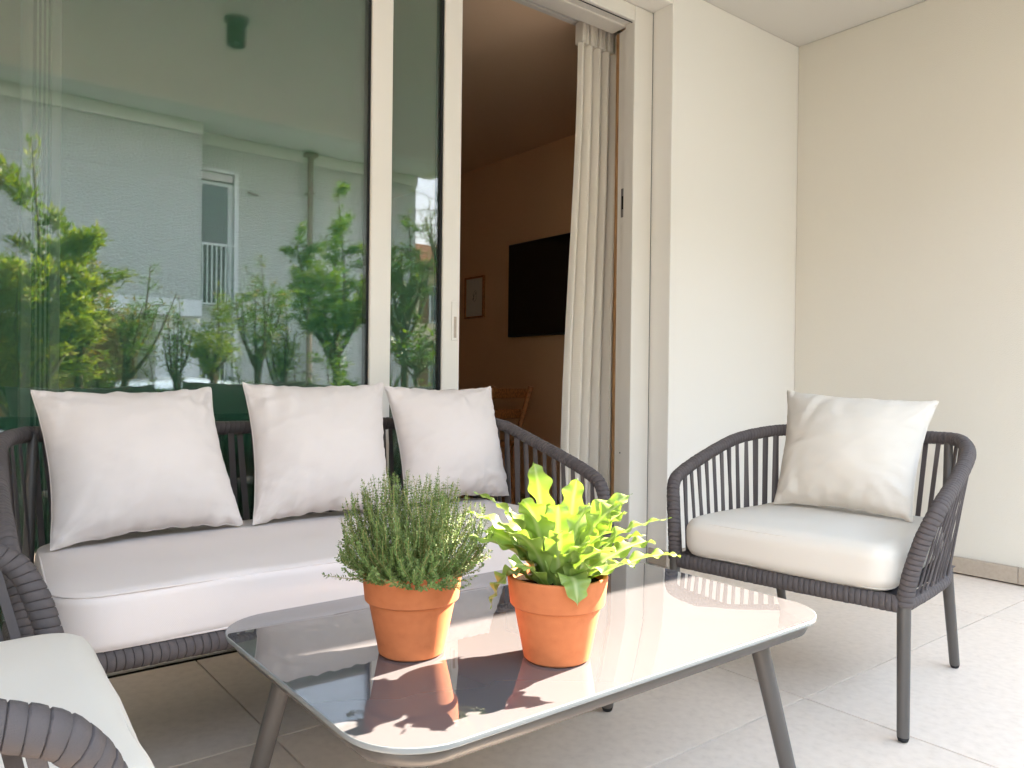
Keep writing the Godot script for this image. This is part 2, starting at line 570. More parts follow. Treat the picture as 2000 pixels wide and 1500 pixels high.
# ---------------------------------------------------------------- glass front
func build_doors() -> void:
	var fz := -2.37
	# outer frame
	var f := thing("door_frame", "cream metal frame round the opening of the sliding doors", "frame", Vector3(2.59, 0, fz))
	var o := f.position
	part("jamb", bx(Vector3(2.535, 0.0, -2.43) - o, Vector3(2.655, 2.494, fz) - o, 0.003), mats.frame_paint, f)
	part("seal", bx(Vector3(2.6552, 0.0, -2.43) - o, Vector3(2.6605, 2.4975, fz - 0.004) - o, 0.0005), mats.gasket, f)
	part("head", bx(Vector3(-1.398, 2.424, -2.43) - o, Vector3(2.5345, 2.494, fz) - o, 0.003), mats.frame_paint, f)
	part("head_seal", bx(Vector3(-1.398, 2.4205, -2.388) - o, Vector3(2.534, 2.4237, fz - 0.014) - o, 0.0005), mats.gasket, f)
	part("head_track", bx(Vector3(-1.398, 2.420, -2.52) - o, Vector3(2.545, 2.497, -2.431) - o, 0.002), mats.frame_paint, f)
	part("track_jamb", bx(Vector3(2.553, 0.0, -2.462) - o, Vector3(2.66, 2.4195, -2.431) - o, 0.002), mats.frame_paint, f)
	part("track_jamb", bx(Vector3(2.560, 0.0, -2.490) - o, Vector3(2.66, 2.4195, -2.463) - o, 0.002), mats.frame_paint, f)
	part("wood_lining", bx(Vector3(2.563, 0.0, -2.512) - o, Vector3(2.66, 2.4195, -2.491) - o, 0.002), mats.jamb_wood, f)
	part("sill", bx(Vector3(-1.398, -0.0095, -2.56) - o, Vector3(2.534, 0.022, fz) - o, 0.003), mats.frame_paint, f)
	var lock := part("strike_plate", bx(Vector3(2.5500, 1.57, -2.458) - o, Vector3(2.5532, 1.70, -2.436) - o, 0.001), mats.steel, f)
	part("slot", bx(Vector3(2.5490, 1.605, -2.452) - o, Vector3(2.5499, 1.665, -2.442) - o, 0.0003), mats.gasket, lock)
	part("screw", bx(Vector3(2.5515, 0.50, -2.45) - o, Vector3(2.5531, 0.506, -2.444) - o, 0.0005), mats.gasket, f)
	part("left_jamb", bx(Vector3(-1.398, 0.023, -2.43) - o, Vector3(-1.32, 2.4235, fz) - o, 0.003), mats.frame_paint, f)

	# fixed leaf
	var g := thing("fixed_glass_door", "wide fixed glass panel mirroring the garden, behind the sofa", "glass door", Vector3(0.6, 0, fz))
	o = g.position
	part("stile", bx(Vector3(1.247, 0.023, -2.418) - o, Vector3(1.327, 2.4165, fz - 0.002) - o, 0.003), mats.frame_paint, g)
	part("gasket", bx(Vector3(1.2375, 0.085, -2.412) - o, Vector3(1.2468, 2.36, fz - 0.012) - o, 0.001), mats.gasket, g)
	part("stile", bx(Vector3(-1.318, 0.023, -2.418) - o, Vector3(-1.24, 2.4165, fz - 0.002) - o, 0.003), mats.frame_paint, g)
	part("rail", bx(Vector3(-1.2395, 2.36, -2.418) - o, Vector3(1.2465, 2.4165, fz - 0.002) - o, 0.003), mats.frame_paint, g)
	part("rail", bx(Vector3(-1.2395, 0.023, -2.418) - o, Vector3(1.2465, 0.085, fz - 0.002) - o, 0.003), mats.frame_paint, g)
	for z in [-2.384, -2.396, -2.408]:     # triple glazing
		part("pane", bx(Vector3(-1.239, 0.086, z - 0.004) - o, Vector3(1.237, 2.3595, z) - o, 0.0003), mats.tinted_glass if z < -2.40 else mats.glass, g)

	# sliding leaf, pushed open to the left
	g = thing("sliding_glass_door", "narrow strip of the sliding glass door, pushed open behind the fixed panel", "glass door", Vector3(1.0, 0, -2.46))
	o = g.position
	var st := part("stile", bx(Vector3(1.582, 0.024, -2.485) - o, Vector3(1.660, 2.4165, -2.436) - o, 0.003), mats.frame_paint, g)
	var hd := part("handle", bx(Vector3(1.622, 0.975, -2.4362) - o, Vector3(1.652, 1.122, -2.4335) - o, 0.0012), mats.frame_paint, g)
	part("grip_recess", bx(Vector3(1.632, 0.985, -2.4336) - o, Vector3(1.644, 1.065, -2.4331) - o, 0.0002), mats.skirting_stone, hd)
	part("gasket", bx(Vector3(1.5705, 0.085, -2.48) - o, Vector3(1.5818, 2.36, -2.444) - o, 0.001), mats.gasket, g)
	var rs := part("rear_stile", bx(Vector3(0.268, 0.024, -2.485) - o, Vector3(0.3105, 2.4165, -2.452) - o, 0.002), mats.leg_metal, g)
	for q in [[0.243, 0.2675], [0.311, 0.3345]]:
		part("edge_strip", bx(Vector3(q[0], 0.024, -2.485) - o, Vector3(q[1], 2.4165, -2.436) - o, 0.002), mats.frame_paint, rs)
	for x in [0.277, 0.288, 0.299]:
		part("rib", bx(Vector3(x, 0.024, -2.4518) - o, Vector3(x + 0.005, 2.4165, -2.446) - o, 0.001), mats.frame_paint, rs)
	part("rail", bx(Vector3(0.335, 2.36, -2.485) - o, Vector3(1.5815, 2.4165, -2.436) - o, 0.003), mats.frame_paint, g)
	part("rail", bx(Vector3(0.335, 0.024, -2.485) - o, Vector3(1.5815, 0.085, -2.436) - o, 0.003), mats.frame_paint, g)
	for z in [-2.452, -2.464]:
		part("pane", bx(Vector3(0.3352, 0.086, z - 0.004) - o, Vector3(1.570, 2.3595, z) - o, 0.0003), mats.tinted_glass if z < -2.46 else mats.clear_glass, g)


# ---------------------------------------------------------------- the room behind
func curtain(called: String, label: String, x0: float, x1: float, bx0: float, bx1: float, z: float, top: float, folds: int, depth: float, sd: int) -> void:
	var t := thing(called, label, "curtain", Vector3((x0 + x1) / 2, 0, z))
	var s := Soup.new()
	var nx := folds * 12
	var ny := 26
	var grid := []
	var r2 := RandomNumberGenerator.new()
	r2.seed = sd
	var ph := []
	for k in folds + 2: ph.append(r2.randf_range(-0.5, 0.5))
	for j in ny + 1:
		var row := []
		var v := float(j) / ny           # 0 at the top
		for i in nx + 1:
			var u := float(i) / nx
			var w: float = ph[int(u * folds)]
			var x := lerpf(lerpf(x0, x1, u), lerpf(bx0, bx1, u), smoothstep(0.0, 0.9, v))
			var zz := sin(u * folds * TAU + w * v) * depth * lerpf(0.75, 1.0 + 0.5 * w, v) + sin(u * 9.0 + v * 4.0 + sd) * 0.008 * v
			row.append(Vector3(x, lerpf(top - 0.10, 0.012, v), z + zz) - t.position)
		grid.append(row)
	var th := 0.0012
	for side in [-1.0, 1.0]:
		for j in ny:
			for i in nx:
				var a: Vector3 = grid[j][i] + Vector3(0, 0, th * side)
				var b: Vector3 = grid[j][i + 1] + Vector3(0, 0, th * side)
				var c: Vector3 = grid[j + 1][i + 1] + Vector3(0, 0, th * side)
				var d: Vector3 = grid[j + 1][i] + Vector3(0, 0, th * side)
				if side < 0: s.quad(a, b, c, d)
				else: s.quad(d, c, b, a)
	part("drape", s.mesh(70, false), mats.curtain_cloth, t)
	# pleated heading: a row of narrow folds standing on the tape
	var pleats := folds * 2
	for k in pleats:
		var u := (k + 0.5) / pleats
		var x := lerpf(x0, x1, u) - t.position.x
		var hw := (x1 - x0) / pleats * 0.40
		part("heading_pleat", bx(Vector3(x - hw, top - 0.105, -depth * 0.9), Vector3(x + hw, top, depth * 0.9 + (0.006 if k % 2 == 0 else -0.002)), 0.006), mats.curtain_cloth, t)

func build_room() -> void:
	var x0 := -2.0
	var x1 := 3.58
	var zb := -6.9
	var h := 2.505
	var st := structure("room_floor")
	for k in 26:
		var z := zb + k * 0.17
		part("plank", bx(Vector3(x0, -0.022, z + 0.0008), Vector3(x1, -0.002, minf(z + 0.1692, -2.561)), 0.001), mats.room_floor_wood, st)
	st = structure("room_ceiling")
	part("slab", bx(Vector3(x0 - 0.2, h, zb - 0.2), Vector3(x1 + 0.2, h + 0.25, -2.501), 0.003), mats.room_ceiling, st)
	var w := thing("room_wall", "warm brown painted wall inside with the television on it", "wall", Vector3(x1, 0, -4.5))
	part("plaster", bx(Vector3(x1, -0.02, zb) - w.position, Vector3(x1 + 0.2, h, -2.501) - w.position, 0.003), mats.room_paint, w)
	w = thing("room_wall", "painted back wall deep inside the room", "wall", Vector3(1, 0, zb))
	part("plaster", bx(Vector3(x0, -0.02, zb - 0.2) - w.position, Vector3(x1, h, zb) - w.position, 0.003), mats.room_paint, w)
	w = thing("room_wall", "painted left wall of the room behind the glass", "wall", Vector3(x0, 0, -4.5))
	part("plaster", bx(Vector3(x0 - 0.2, -0.02, zb) - w.position, Vector3(x0, h, -2.501) - w.position, 0.003), mats.room_paint, w)
	w = thing("room_wall", "painted inner face of the front wall beside the open door", "wall", Vector3(3.1, 0, -2.51))
	part("plaster", bx(Vector3(2.66, -0.02, -2.52) - w.position, Vector3(x1 - 0.001, h - 0.001, -2.5005) - w.position, 0.002), mats.room_paint, w)

	# television and picture on the right-hand wall
	var tv := thing("television", "black flat television hanging on the brown wall inside", "television", Vector3(x1, 1.485, -3.93))
	part("casing", bx(Vector3(-0.055, -0.342, -0.61), Vector3(-0.014, 0.342, 0.61), 0.004), mats.black_metal, tv)
	part("screen", bx(Vector3(-0.0565, -0.330, -0.60), Vector3(-0.0548, 0.334, 0.60), 0.0005), mats.screen, tv)
	part("wall_bracket", bx(Vector3(-0.0145, -0.15, -0.2), Vector3(-0.0005, 0.15, 0.2), 0.001), mats.black_metal, tv)
	var pic := thing("framed_picture", "small framed drawing on the brown wall left of the television", "picture", Vector3(x1, 1.48, -5.03))
	var fw := 0.014
	for q in [[-0.13, -0.13 + fw, -0.165, 0.165], [0.13 - fw, 0.13, -0.165, 0.165]]:
		part("frame_side", bx(Vector3(-0.022, q[2], q[0]), Vector3(-0.001, q[3], q[1]), 0.002), mats.chair_wood, pic)
	for q in [[-0.165, -0.165 + fw], [0.165 - fw, 0.165]]:
		part("frame_side", bx(Vector3(-0.022, q[0], -0.13 + fw), Vector3(-0.001, q[1], 0.13 - fw), 0.002), mats.chair_wood, pic)
	var pp := part("paper", bx(Vector3(-0.012, -0.15, -0.115), Vector3(-0.002, 0.15, 0.115), 0.0005), mats.paper, pic)
	var s := Soup.new()
	var stroke := PackedVector3Array()
	for k in 26:
		var a := k * 0.42
		stroke.append(Vector3(-0.0124, 0.01 + 0.034 * sin(a * 1.3) - 0.001 * k + 0.012, 0.022 * cos(a * 0.9) + 0.006 * sin(a * 2.7)))
	s.tube(stroke, 0.0013, 4)
	part("drawing", s.mesh(0), mats.ink, pp)

	# curtains and their rail
	var rail := thing("curtain_rail", "white curtain rail along the room ceiling above the open door", "curtain rail", Vector3(0.7, h, -2.635))
	part("track", bx(Vector3(-2.4, -0.022, -0.035), Vector3(2.3, -0.0005, -0.006), 0.002), mats.white_plastic, rail)
	part("track", bx(Vector3(-2.4, -0.022, 0.006), Vector3(2.3, -0.0005, 0.035), 0.002), mats.white_plastic, rail)
	part("channel", bx(Vector3(-2.4, -0.010, -0.0055), Vector3(2.3, -0.0005, 0.0055), 0.001), mats.steel, rail)
	curtain("curtain", "cream curtain gathered at the right edge of the open door", 2.425, 2.70, 2.345, 2.68, -2.620, 2.482, 5, 0.030, 3)

	# dining chair, only its back shows above the sofa arm
	var ch := thing("wooden_chair", "orange wooden chair inside the room, its back above the sofa arm", "chair", Vector3(2.62, 0, -3.72), 0.35)
	for sx in [-0.2, 0.2]:
		part("leg", tubes([Vector3(sx, 0, -0.2), Vector3(sx * 0.97, 0.44, -0.17)], 0.016, 8), mats.chair_wood, ch)
		part("back_post", tubes([Vector3(sx, 0, 0.17), Vector3(sx * 0.98, 0.45, 0.19), Vector3(sx * 1.02, 0.79, 0.29)], 0.017, 8), mats.chair_wood, ch)
	part("seat", bx(Vector3(-0.22, 0.435, -0.21), Vector3(0.22, 0.465, 0.2), 0.008), mats.chair_wood, ch)
	for y in [0.60, 0.72]:
		part("back_slat", bx(Vector3(-0.195, y, 0.215 + (y - 0.6) * 0.3), Vector3(0.195, y + 0.06, 0.232 + (y - 0.6) * 0.3), 0.006), mats.chair_wood, ch)

	# settee standing inside, against the glass
	var so := thing("indoor_settee", "dark green settee back seen through the glass behind the cushions", "settee", Vector3(0.7, 0, -3.3))
	for q in [["backrest", Vector3(-0.62, 0.20, 0.16), Vector3(0.56, 0.785, 0.36)], ["seat", Vector3(-0.60, 0.16, -0.45), Vector3(0.54, 0.44, 0.155)]]:
		part(q[0], rounded_block(q[1], q[2], 0.05, 10, 0.0), mats.green_cloth, so)
	for sx in [-0.55, 0.49]:
		for sz in [-0.38, 0.28]:
			part("leg", tubes([Vector3(sx, 0, sz), Vector3(sx, 0.20, sz)], 0.02, 8), mats.chair_wood, so)

# box with rounded edges; puff lifts the middle of the large faces
func rounded_block(lo: Vector3, hi: Vector3, r: float, n: int, puff: float, wob := 0.0, sd := 1, rc := 0.06, taper := 0.0) -> ArrayMesh:
	var s := Soup.new()
	var m := (lo + hi) / 2.0
	var h := (hi - lo) / 2.0
	var nz := FastNoiseLite.new()
	nz.seed = sd
	nz.frequency = 4.0
	nz.fractal_octaves = 3
	r = minf(r, minf(h.x, minf(h.y, h.z)))
	rc = minf(maxf(rc, r), minf(h.x, h.z))
	var f := func(q: Vector3) -> Vector3:
		var p := Vector3(q.x * h.x, q.y * h.y, q.z * h.z)
		# corners rounded in plan
		var inn := Vector2(clampf(p.x, -h.x + rc, h.x - rc), clampf(p.z, -h.z + rc, h.z - rc))
		var d := Vector2(p.x, p.z) - inn
		var dir: Vector2
		var depth: float
		if absf(d.x) > 1e-7 and absf(d.y) > 1e-7:
			var l := maxf(absf(d.x), absf(d.y))
			dir = d.normalized()
			p.x = inn.x + dir.x * l
			p.z = inn.y + dir.y * l
			depth = rc - l
		elif h.x - absf(p.x) < h.z - absf(p.z):
			dir = Vector2(signf(p.x), 0); depth = h.x - absf(p.x)
		else:
			dir = Vector2(0, signf(p.z)); depth = h.z - absf(p.z)
		# edges rounded in height
		var e := r - depth
		var g := absf(p.y) - (h.y - r)
		if e > 0.0 and g > 0.0:
			var l := maxf(e, g)
			var v := Vector2(e, g).normalized() * l
			p.x += dir.x * (v.x - e)
			p.z += dir.y * (v.x - e)
			p.y = signf(p.y) * (h.y - r + v.y)
		var ux := p.x / h.x
		var uz := p.z / h.z
		var uy := p.y / h.y
		p.y += puff * uy * (1.0 - pow(absf(ux), 4.0)) * (1.0 - pow(absf(uz), 4.0))
		p.x += puff * 0.5 * ux * (1.0 - uy * uy) * (1.0 - uz * uz * 0.6)
		p.z += puff * 0.5 * uz * (1.0 - uy * uy) * (1.0 - ux * ux * 0.3)
		if wob > 0.0: p += Vector3(nz.get_noise_3d(p.x, p.y, p.z), nz.get_noise_3d(p.x + 9.0, p.y, p.z), nz.get_noise_3d(p.x, p.y + 7.0, p.z)) * wob
		p.x *= 1.0 - taper * (0.5 - p.z / h.z * 0.5)
		return m + p
	# uneven spacing so that the rounded rims get enough rows
	var ticks := []
	for k in n + 1:
		var t := -1.0 + 2.0 * k / n
		ticks.append(signf(t) * pow(absf(t), 0.6) if n > 4 else t)
	for ax in 3:
		var u := (ax + 1) % 3
		var w := (ax + 2) % 3
		for sg in [-1.0, 1.0]:
			for i in n:
				for j in n:
					var cs := []
					for k in [[0, 0], [1, 0], [1, 1], [0, 1]]:
						var q := Vector3.ZERO
						q[ax] = sg; q[u] = ticks[i + k[0]]; q[w] = ticks[j + k[1]]
						cs.append(f.call(q))
					if sg > 0: s.quad(cs[0], cs[1], cs[2], cs[3])
					else: s.quad(cs[3], cs[2], cs[1], cs[0])
	return s.mesh(80.0)


# ---------------------------------------------------------------- seats
# local axes: x across, z forward, front rail at z = 0
func seat_frame(t: Node3D, hw: float, back_y: float, back_n: int, side_n: int, pitch: float, fl: float) -> void:   # fl: outward lean of the arms
	var half := [
		Vector3(hw, 0.315, 0.0), Vector3(hw + fl * 0.22, 0.39, -0.012), Vector3(hw + fl * 0.62, 0.475, -0.035), Vector3(hw + fl * 0.95, 0.527, -0.062), Vector3(hw + fl * 1.02, 0.553, -0.105),
		Vector3(hw + fl * 0.96, 0.592, -0.22), Vector3(hw + fl * 0.62, 0.640, -0.38), Vector3(hw - 0.004, back_y - 0.009, -0.495),
		Vector3(hw - 0.050, back_y, -0.580), Vector3(hw - 0.13, back_y, -0.622)]
	var ctrl := half.duplicate()
	ctrl.append(Vector3(0, back_y, -0.645))
	for k in half.size():
		var q: Vector3 = half[half.size() - 1 - k]
		ctrl.append(Vector3(-q.x, q.y, q.z))
	var top := spline(ctrl, 0.01)
	part("top_rail", wound(top, 0.0182, pitch, 12), mats.strap, t)
	var low_half := [Vector3(hw, 0.315, -0.01), Vector3(hw - 0.004, 0.312, -0.2), Vector3(hw - 0.018, 0.31, -0.38), Vector3(hw - 0.07, 0.31, -0.52), Vector3(hw - 0.17, 0.31, -0.565)]
	var low_ctrl := low_half.duplicate()
	low_ctrl.append(Vector3(0, 0.31, -0.575))
	for k in low_half.size():
		var q: Vector3 = low_half[low_half.size() - 1 - k]
		low_ctrl.append(Vector3(-q.x, q.y, q.z))
	var low := spline(low_ctrl, 0.01)
	part("seat_rail", wound(low, 0.0165, 0.021, 10), mats.strap, t)
	part("front_rail", wound(spline([Vector3(-hw + 0.012, 0.315, 0.0), Vector3(0, 0.315, 0.006), Vector3(hw - 0.012, 0.315, 0.0)], 0.01), 0.0200, pitch * 1.1, 12), mats.strap, t)
	for sx in [-1.0, 1.0]:
		for q in [[Vector3(sx * (hw + 0.004), 0.012, 0.006), Vector3(sx * hw, 0.33, 0.0)], [Vector3(sx * (hw - 0.052), 0.012, -0.605), Vector3(sx * (hw - 0.05), 0.315, -0.505)]]:
			var l := part("leg", tubes(q, [0.0135, 0.0155], 14), mats.leg_metal, t)
			var d: Vector3 = (q[0] - q[1]).normalized()
			part("foot", tubes([q[0] + d * 0.001, q[0] + d * 0.0095], [0.0134, 0.011], 14, true), mats.rubber, l)
		part("back_post", tubes([Vector3(sx * (hw - 0.055), 0.31, -0.51), Vector3(sx * (hw - 0.075), back_y, -0.60)], 0.012, 10), mats.leg_metal, t)
	# slings under the cushion
	var slings := int(hw * 2.0 / 0.045)
	for k in slings:
		var x := lerpf(-hw + 0.03, hw - 0.03, (k + 0.5) / slings)
		part("seat_strap", bx(Vector3(x - 0.0205, 0.313, -0.52 if absf(x) > hw - 0.1 else -0.565), Vector3(x + 0.0205, 0.317, -0.01), 0.001), mats.strap, t)
	# straps from rail to rail; t runs 0..1 along both rails
	var total := 0.0
	for i in top.size() - 1: total += top[i].distance_to(top[i + 1])
	var along_top := func(target: Vector3) -> float:
		var best := 0
		for i in top.size():
			if top[i].distance_squared_to(target) < top[best].distance_squared_to(target): best = i
		return float(best) / (top.size() - 1)
	var t_bend: float = along_top.call(Vector3(hw + fl * 1.0, 0.545, -0.085))
	var t_corner: float = along_top.call(Vector3(hw - 0.045, back_y, -0.575))
	var along_low := func(target: Vector3) -> float:
		var best := 0
		for i in low.size():
			if low[i].distance_squared_to(target) < low[best].distance_squared_to(target): best = i
		return float(best) / (low.size() - 1)
	var l_corner: float = along_low.call(Vector3(hw - 0.06, 0.31, -0.53))
	var spots := []
	for k in side_n:
		var u := (k + 0.5) / side_n
		spots.append([lerpf(t_bend, t_corner, u), lerpf(0.012, l_corner, u)])
	for k in back_n:
		var u := (k + 0.5) / back_n
		spots.append([lerpf(t_corner, 1.0 - t_corner, u), lerpf(l_corner, 1.0 - l_corner, u)])
	for k in side_n:
		var u := (k + 0.5) / side_n
		spots.append([lerpf(1.0 - t_corner, 1.0 - t_bend, u), lerpf(1.0 - l_corner, 0.988, u)])
	var n := 0
	for sp in spots:
		n += 1
		var jit := rng.randf_range(-0.004, 0.004) / total
		var a := along(top, sp[0] + jit)
		var b := along(low, sp[1] - jit * 2.0)
		var tg := (along(top, sp[0] + 0.004) - along(top, sp[0] - 0.004)).normalized()
		var dn := (b - a).normalized()
		tg = (tg - dn * tg.dot(dn)).normalized()
		var nrm := dn.cross(tg)
		var wide := rng.randf_range(0.0052, 0.0070) * (1.25 if absf(sp[0] - 0.5) < 0.5 - t_corner else 1.0)
		var tw := rng.randf_range(-0.25, 0.25)
		var out := nrm * (0.010 if n % 2 == 0 else -0.008)
		var s2 := Soup.new()
		var prev := []
		for j in 4:
			var v := j / 3.0
			var c := a.lerp(b, v) + out * (1.0 - v * 0.4)
			var ca := tg.rotated(dn, tw * v)
			var cn := nrm.rotated(dn, tw * v)
			var ring := [c + ca * wide + cn * 0.0014, c - ca * wide + cn * 0.0014, c - ca * wide - cn * 0.0014, c + ca * wide - cn * 0.0014]
			if j:
				for e in 4: s2.quad(prev[e], prev[(e + 1) % 4], ring[(e + 1) % 4], ring[e])
			else: s2.quad(ring[3], ring[2], ring[1], ring[0])
			if j == 3: s2.quad(ring[0], ring[1], ring[2], ring[3])
			prev = ring
		part("strap", s2.mesh(0.0), mats.strap if n % 3 else mats.strap_light, t)

func seat_cushion(label: String, at: Vector3, turn: float, hw: float, cloth: Material, group: String, sd: int, crisp: float) -> void:
	var t := thing("seat_cushion", label, "seat cushion", at, turn, group)
	var taper := 0.045 / hw
	var rcp := 0.095 if hw > 0.5 else 0.06
	var lo := Vector3(-hw, 0.332, -0.555)
	var hi := Vector3(hw, 0.442, 0.014)
	part("cover", rounded_block(lo, hi, crisp, 30, 0.004 if hw > 0.5 else 0.011, 0.004, sd, rcp, taper), cloth, t)
	# piped seam round the top and the bottom edge
	var rr := rcp - crisp * 0.293
	for y in [hi.y - crisp * 0.293, lo.y + crisp * 0.293]:
		var inset := crisp * 0.293 - 0.0006
		var ring := rounded_rect(-hw + inset, hw - inset, lo.z + inset, hi.z - inset, rr, y)
		for k in ring.size(): ring[k].x *= 1.0 - taper * (hi.z - ring[k].z) / (hi.z - lo.z)
		ring.append(ring[0])
		var s := Soup.new()
		s.tube(even(ring, 0.02), 0.0024, 6, false)
		part("piping", s.mesh(60, false), cloth, t)

# loose cushion: four corners (bottom left, bottom right, top right, top left), pointed ears and folds
func pillow(label: String, cn: Array, thick: float, cloth: Material, group: String, sd: int) -> void:
	var mid: Vector3 = (cn[0] + cn[1] + cn[2] + cn[3]) / 4.0
	var base := Vector3(mid.x, minf(cn[0].y, cn[1].y), mid.z)
	var t := thing("scatter_cushion", label, "cushion", base, 0.0, group)
	var nrm: Vector3 = ((cn[1] - cn[0]) as Vector3).cross(cn[3] - cn[0]).normalized()
	var n := 44
	var nz := FastNoiseLite.new()
	nz.seed = sd
	nz.frequency = 1.0
	nz.fractal_octaves = 2
	var r2 := RandomNumberGenerator.new()
	r2.seed = sd * 7 + 1
	var crease := []
	for k in 13:
		crease.append([r2.randf_range(-0.9, 0.9), r2.randi() % 4, r2.randf_range(-0.5, 0.5), r2.randf_range(0.25, 0.7), r2.randf_range(0.003, 0.008)])
	var g := [[], []]
	for side in 2:
		for j in n + 1:
			var row := []
			for i in n + 1:
				var u := -1.0 + 2.0 * i / n
				var v := -1.0 + 2.0 * j / n
				u = sin(u * PI / 2); v = sin(v * PI / 2)
				# edges drawn in between the corners
				var pull := 0.085
				var uu := u * (1.0 - pull * (1.0 - v * v))
				var vv := v * (1.0 - pull * (1.0 - u * u))
				var a := (uu + 1) / 2
				var b := (vv + 1) / 2
				var p: Vector3 = (cn[0] as Vector3).lerp(cn[1], a).lerp((cn[3] as Vector3).lerp(cn[2], a), b)
				var prof := pow(maxf(0.0, 1.0 - u * u), 0.52) * pow(maxf(0.0, 1.0 - v * v), 0.52)
				var hgt := thick * prof
				# sag: fuller below the middle
				hgt *= 1.0 - 0.12 * v
				if prof > 0.0:
					var fold := 0.0
					for c in crease:
						var e: float = [1.0 - u, 1.0 + u, 1.0 - v, 1.0 + v][c[1]]
						var w: float = (v if c[1] < 2 else u) - c[0] - c[2] * e
						fold += c[4] * exp(-w * w * 190.0) * exp(-e * e / (c[3] * c[3])) * smoothstep(0.0, 0.12, e)
						fold -= c[4] * 0.8 * exp(-pow(w - 0.10, 2.0) * 150.0) * exp(-e * e / (c[3] * c[3])) * smoothstep(0.0, 0.12, e)
					hgt += fold + (0.004 * nz.get_noise_3d(u * 1.6, v * 1.6, side * 9.0) + 0.0035 * nz.get_noise_3d(u * 4.0 + v, v * 5.5, 40.0 + side)) * prof
					for cu in [-1.0, 1.0]:
						for cv in [-1.0, 1.0]:
							var du: float = 1.0 - cu * u
							var dv: float = 1.0 - cv * v
							var rr := sqrt(du * du + dv * dv)
							hgt += 0.0075 * nz.get_noise_2d(atan2(dv, du) * 3.6 + cu * 11.0 + cv * 5.0, sd * 3.0 + cu) * exp(-rr / 0.42) * smoothstep(0.03, 0.3, rr)
					# puckers along the seam
					var edge := 1.0 - maxf(absf(u), absf(v))
					var s_along := v if absf(u) > absf(v) else u
					hgt += 0.010 * nz.get_noise_3d(s_along * 9.0, 3.0 + side, 5.0) * exp(-edge * 9.0) * smoothstep(0.0, 0.05, edge)
				var rim := 0.007 * nz.get_noise_3d(u * 5.0, v * 5.0, 20.0)
				p += nrm * (hgt * (1.0 if side == 0 else -0.55)) + (cn[3] - cn[0]).normalized() * rim * maxf(absf(u), absf(v))
				row.append(p - base)
			g[side].append(row)
	var s := Soup.new()
	for side in 2:
		for j in n:
			for i in n:
				var a: Vector3 = g[side][j][i]
				var b: Vector3 = g[side][j][i + 1]
				var c: Vector3 = g[side][j + 1][i + 1]
				var d: Vector3 = g[side][j + 1][i]
				if side == 0: s.quad(a, b, c, d)
				else: s.quad(d, c, b, a)
	part("cover", s.mesh(75.0), cloth, t)
	# sewn edge
	var edge_pts := PackedVector3Array()
	for i in n: edge_pts.append(g[0][0][i])
	for i in n: edge_pts.append(g[0][i][n])
	for i in n: edge_pts.append(g[0][n][n - i])
	for i in n + 1: edge_pts.append(g[0][n - i][0])
	s = Soup.new()
	s.tube(even(edge_pts, 0.012), 0.0016, 6, false)
	part("seam", s.mesh(60), cloth, t)

func build_furniture() -> void:
	var sofa := thing("rope_sofa", "dark grey rope-strung sofa in front of the glass doors", "sofa", Vector3(0.865, 0, -1.535))
	seat_frame(sofa, 0.70, 0.686, 40, 24, 0.0135, 0.024)
	seat_cushion("long pale seat cushion on the sofa", Vector3(0.865, 0, -1.535), 0.0, 0.672, mats.cushion_cloth, "", 5, 0.02)
	var cg := "pale square cushions leaning on the sofa back"
	pillow("leftmost pale cushion on the sofa, beside its left arm", [Vector3(0.250, 0.452, -1.925), Vector3(0.682, 0.452, -1.965), Vector3(0.640, 0.800, -2.105), Vector3(0.230, 0.792, -2.10)], 0.105, mats.cushion_cloth, cg, 11)
	pillow("middle pale cushion of the three on the sofa", [Vector3(0.702, 0.452, -1.955), Vector3(1.10, 0.452, -1.95), Vector3(1.152, 0.815, -2.10), Vector3(0.722, 0.811, -2.10)], 0.105, mats.cushion_cloth, cg, 23)
	pillow("rightmost pale cushion on the sofa, beside the rope arm", [Vector3(1.165, 0.452, -1.985), Vector3(1.540, 0.452, -1.965), Vector3(1.562, 0.806, -2.10), Vector3(1.160, 0.806, -2.11)], 0.105, mats.cushion_cloth, cg, 37)

	var turn := atan2(-0.9925, 0.122)
	var at := Vector3(1.793, 0, -1.150)
	var ch := thing("rope_armchair", "dark grey rope-strung armchair by the right wall", "armchair", at, turn, "rope armchairs")
	seat_frame(ch, 0.310, 0.670, 12, 25, 0.0125, 0.050)
	seat_cushion("plump pale seat cushion on the right-hand armchair", at, turn, 0.288, mats.chair_cloth, "armchair seat cushions", 8, 0.033)
	pillow("pale square cushion leaning in the right-hand armchair", [Vector3(2.135, 0.452, -1.385), Vector3(2.182, 0.452, -0.985), Vector3(2.335, 0.782, -0.985), Vector3(2.335, 0.802, -1.470)], 0.105, mats.chair_cloth, "", 51)

	turn = atan2(0.9992, 0.04)
	at = Vector3(0.188, 0, -1.07)
	ch = thing("rope_armchair", "dark grey rope-strung armchair at the lower left, cut by the frame", "armchair", at, turn, "rope armchairs")
	seat_frame(ch, 0.310, 0.670, 12, 25, 0.0150, 0.050)
	seat_cushion("white seat cushion on the armchair at the lower left", at + Vector3(0.012, 0, 0), turn, 0.288, mats.chair_cloth, "armchair seat cushions", 9, 0.033)


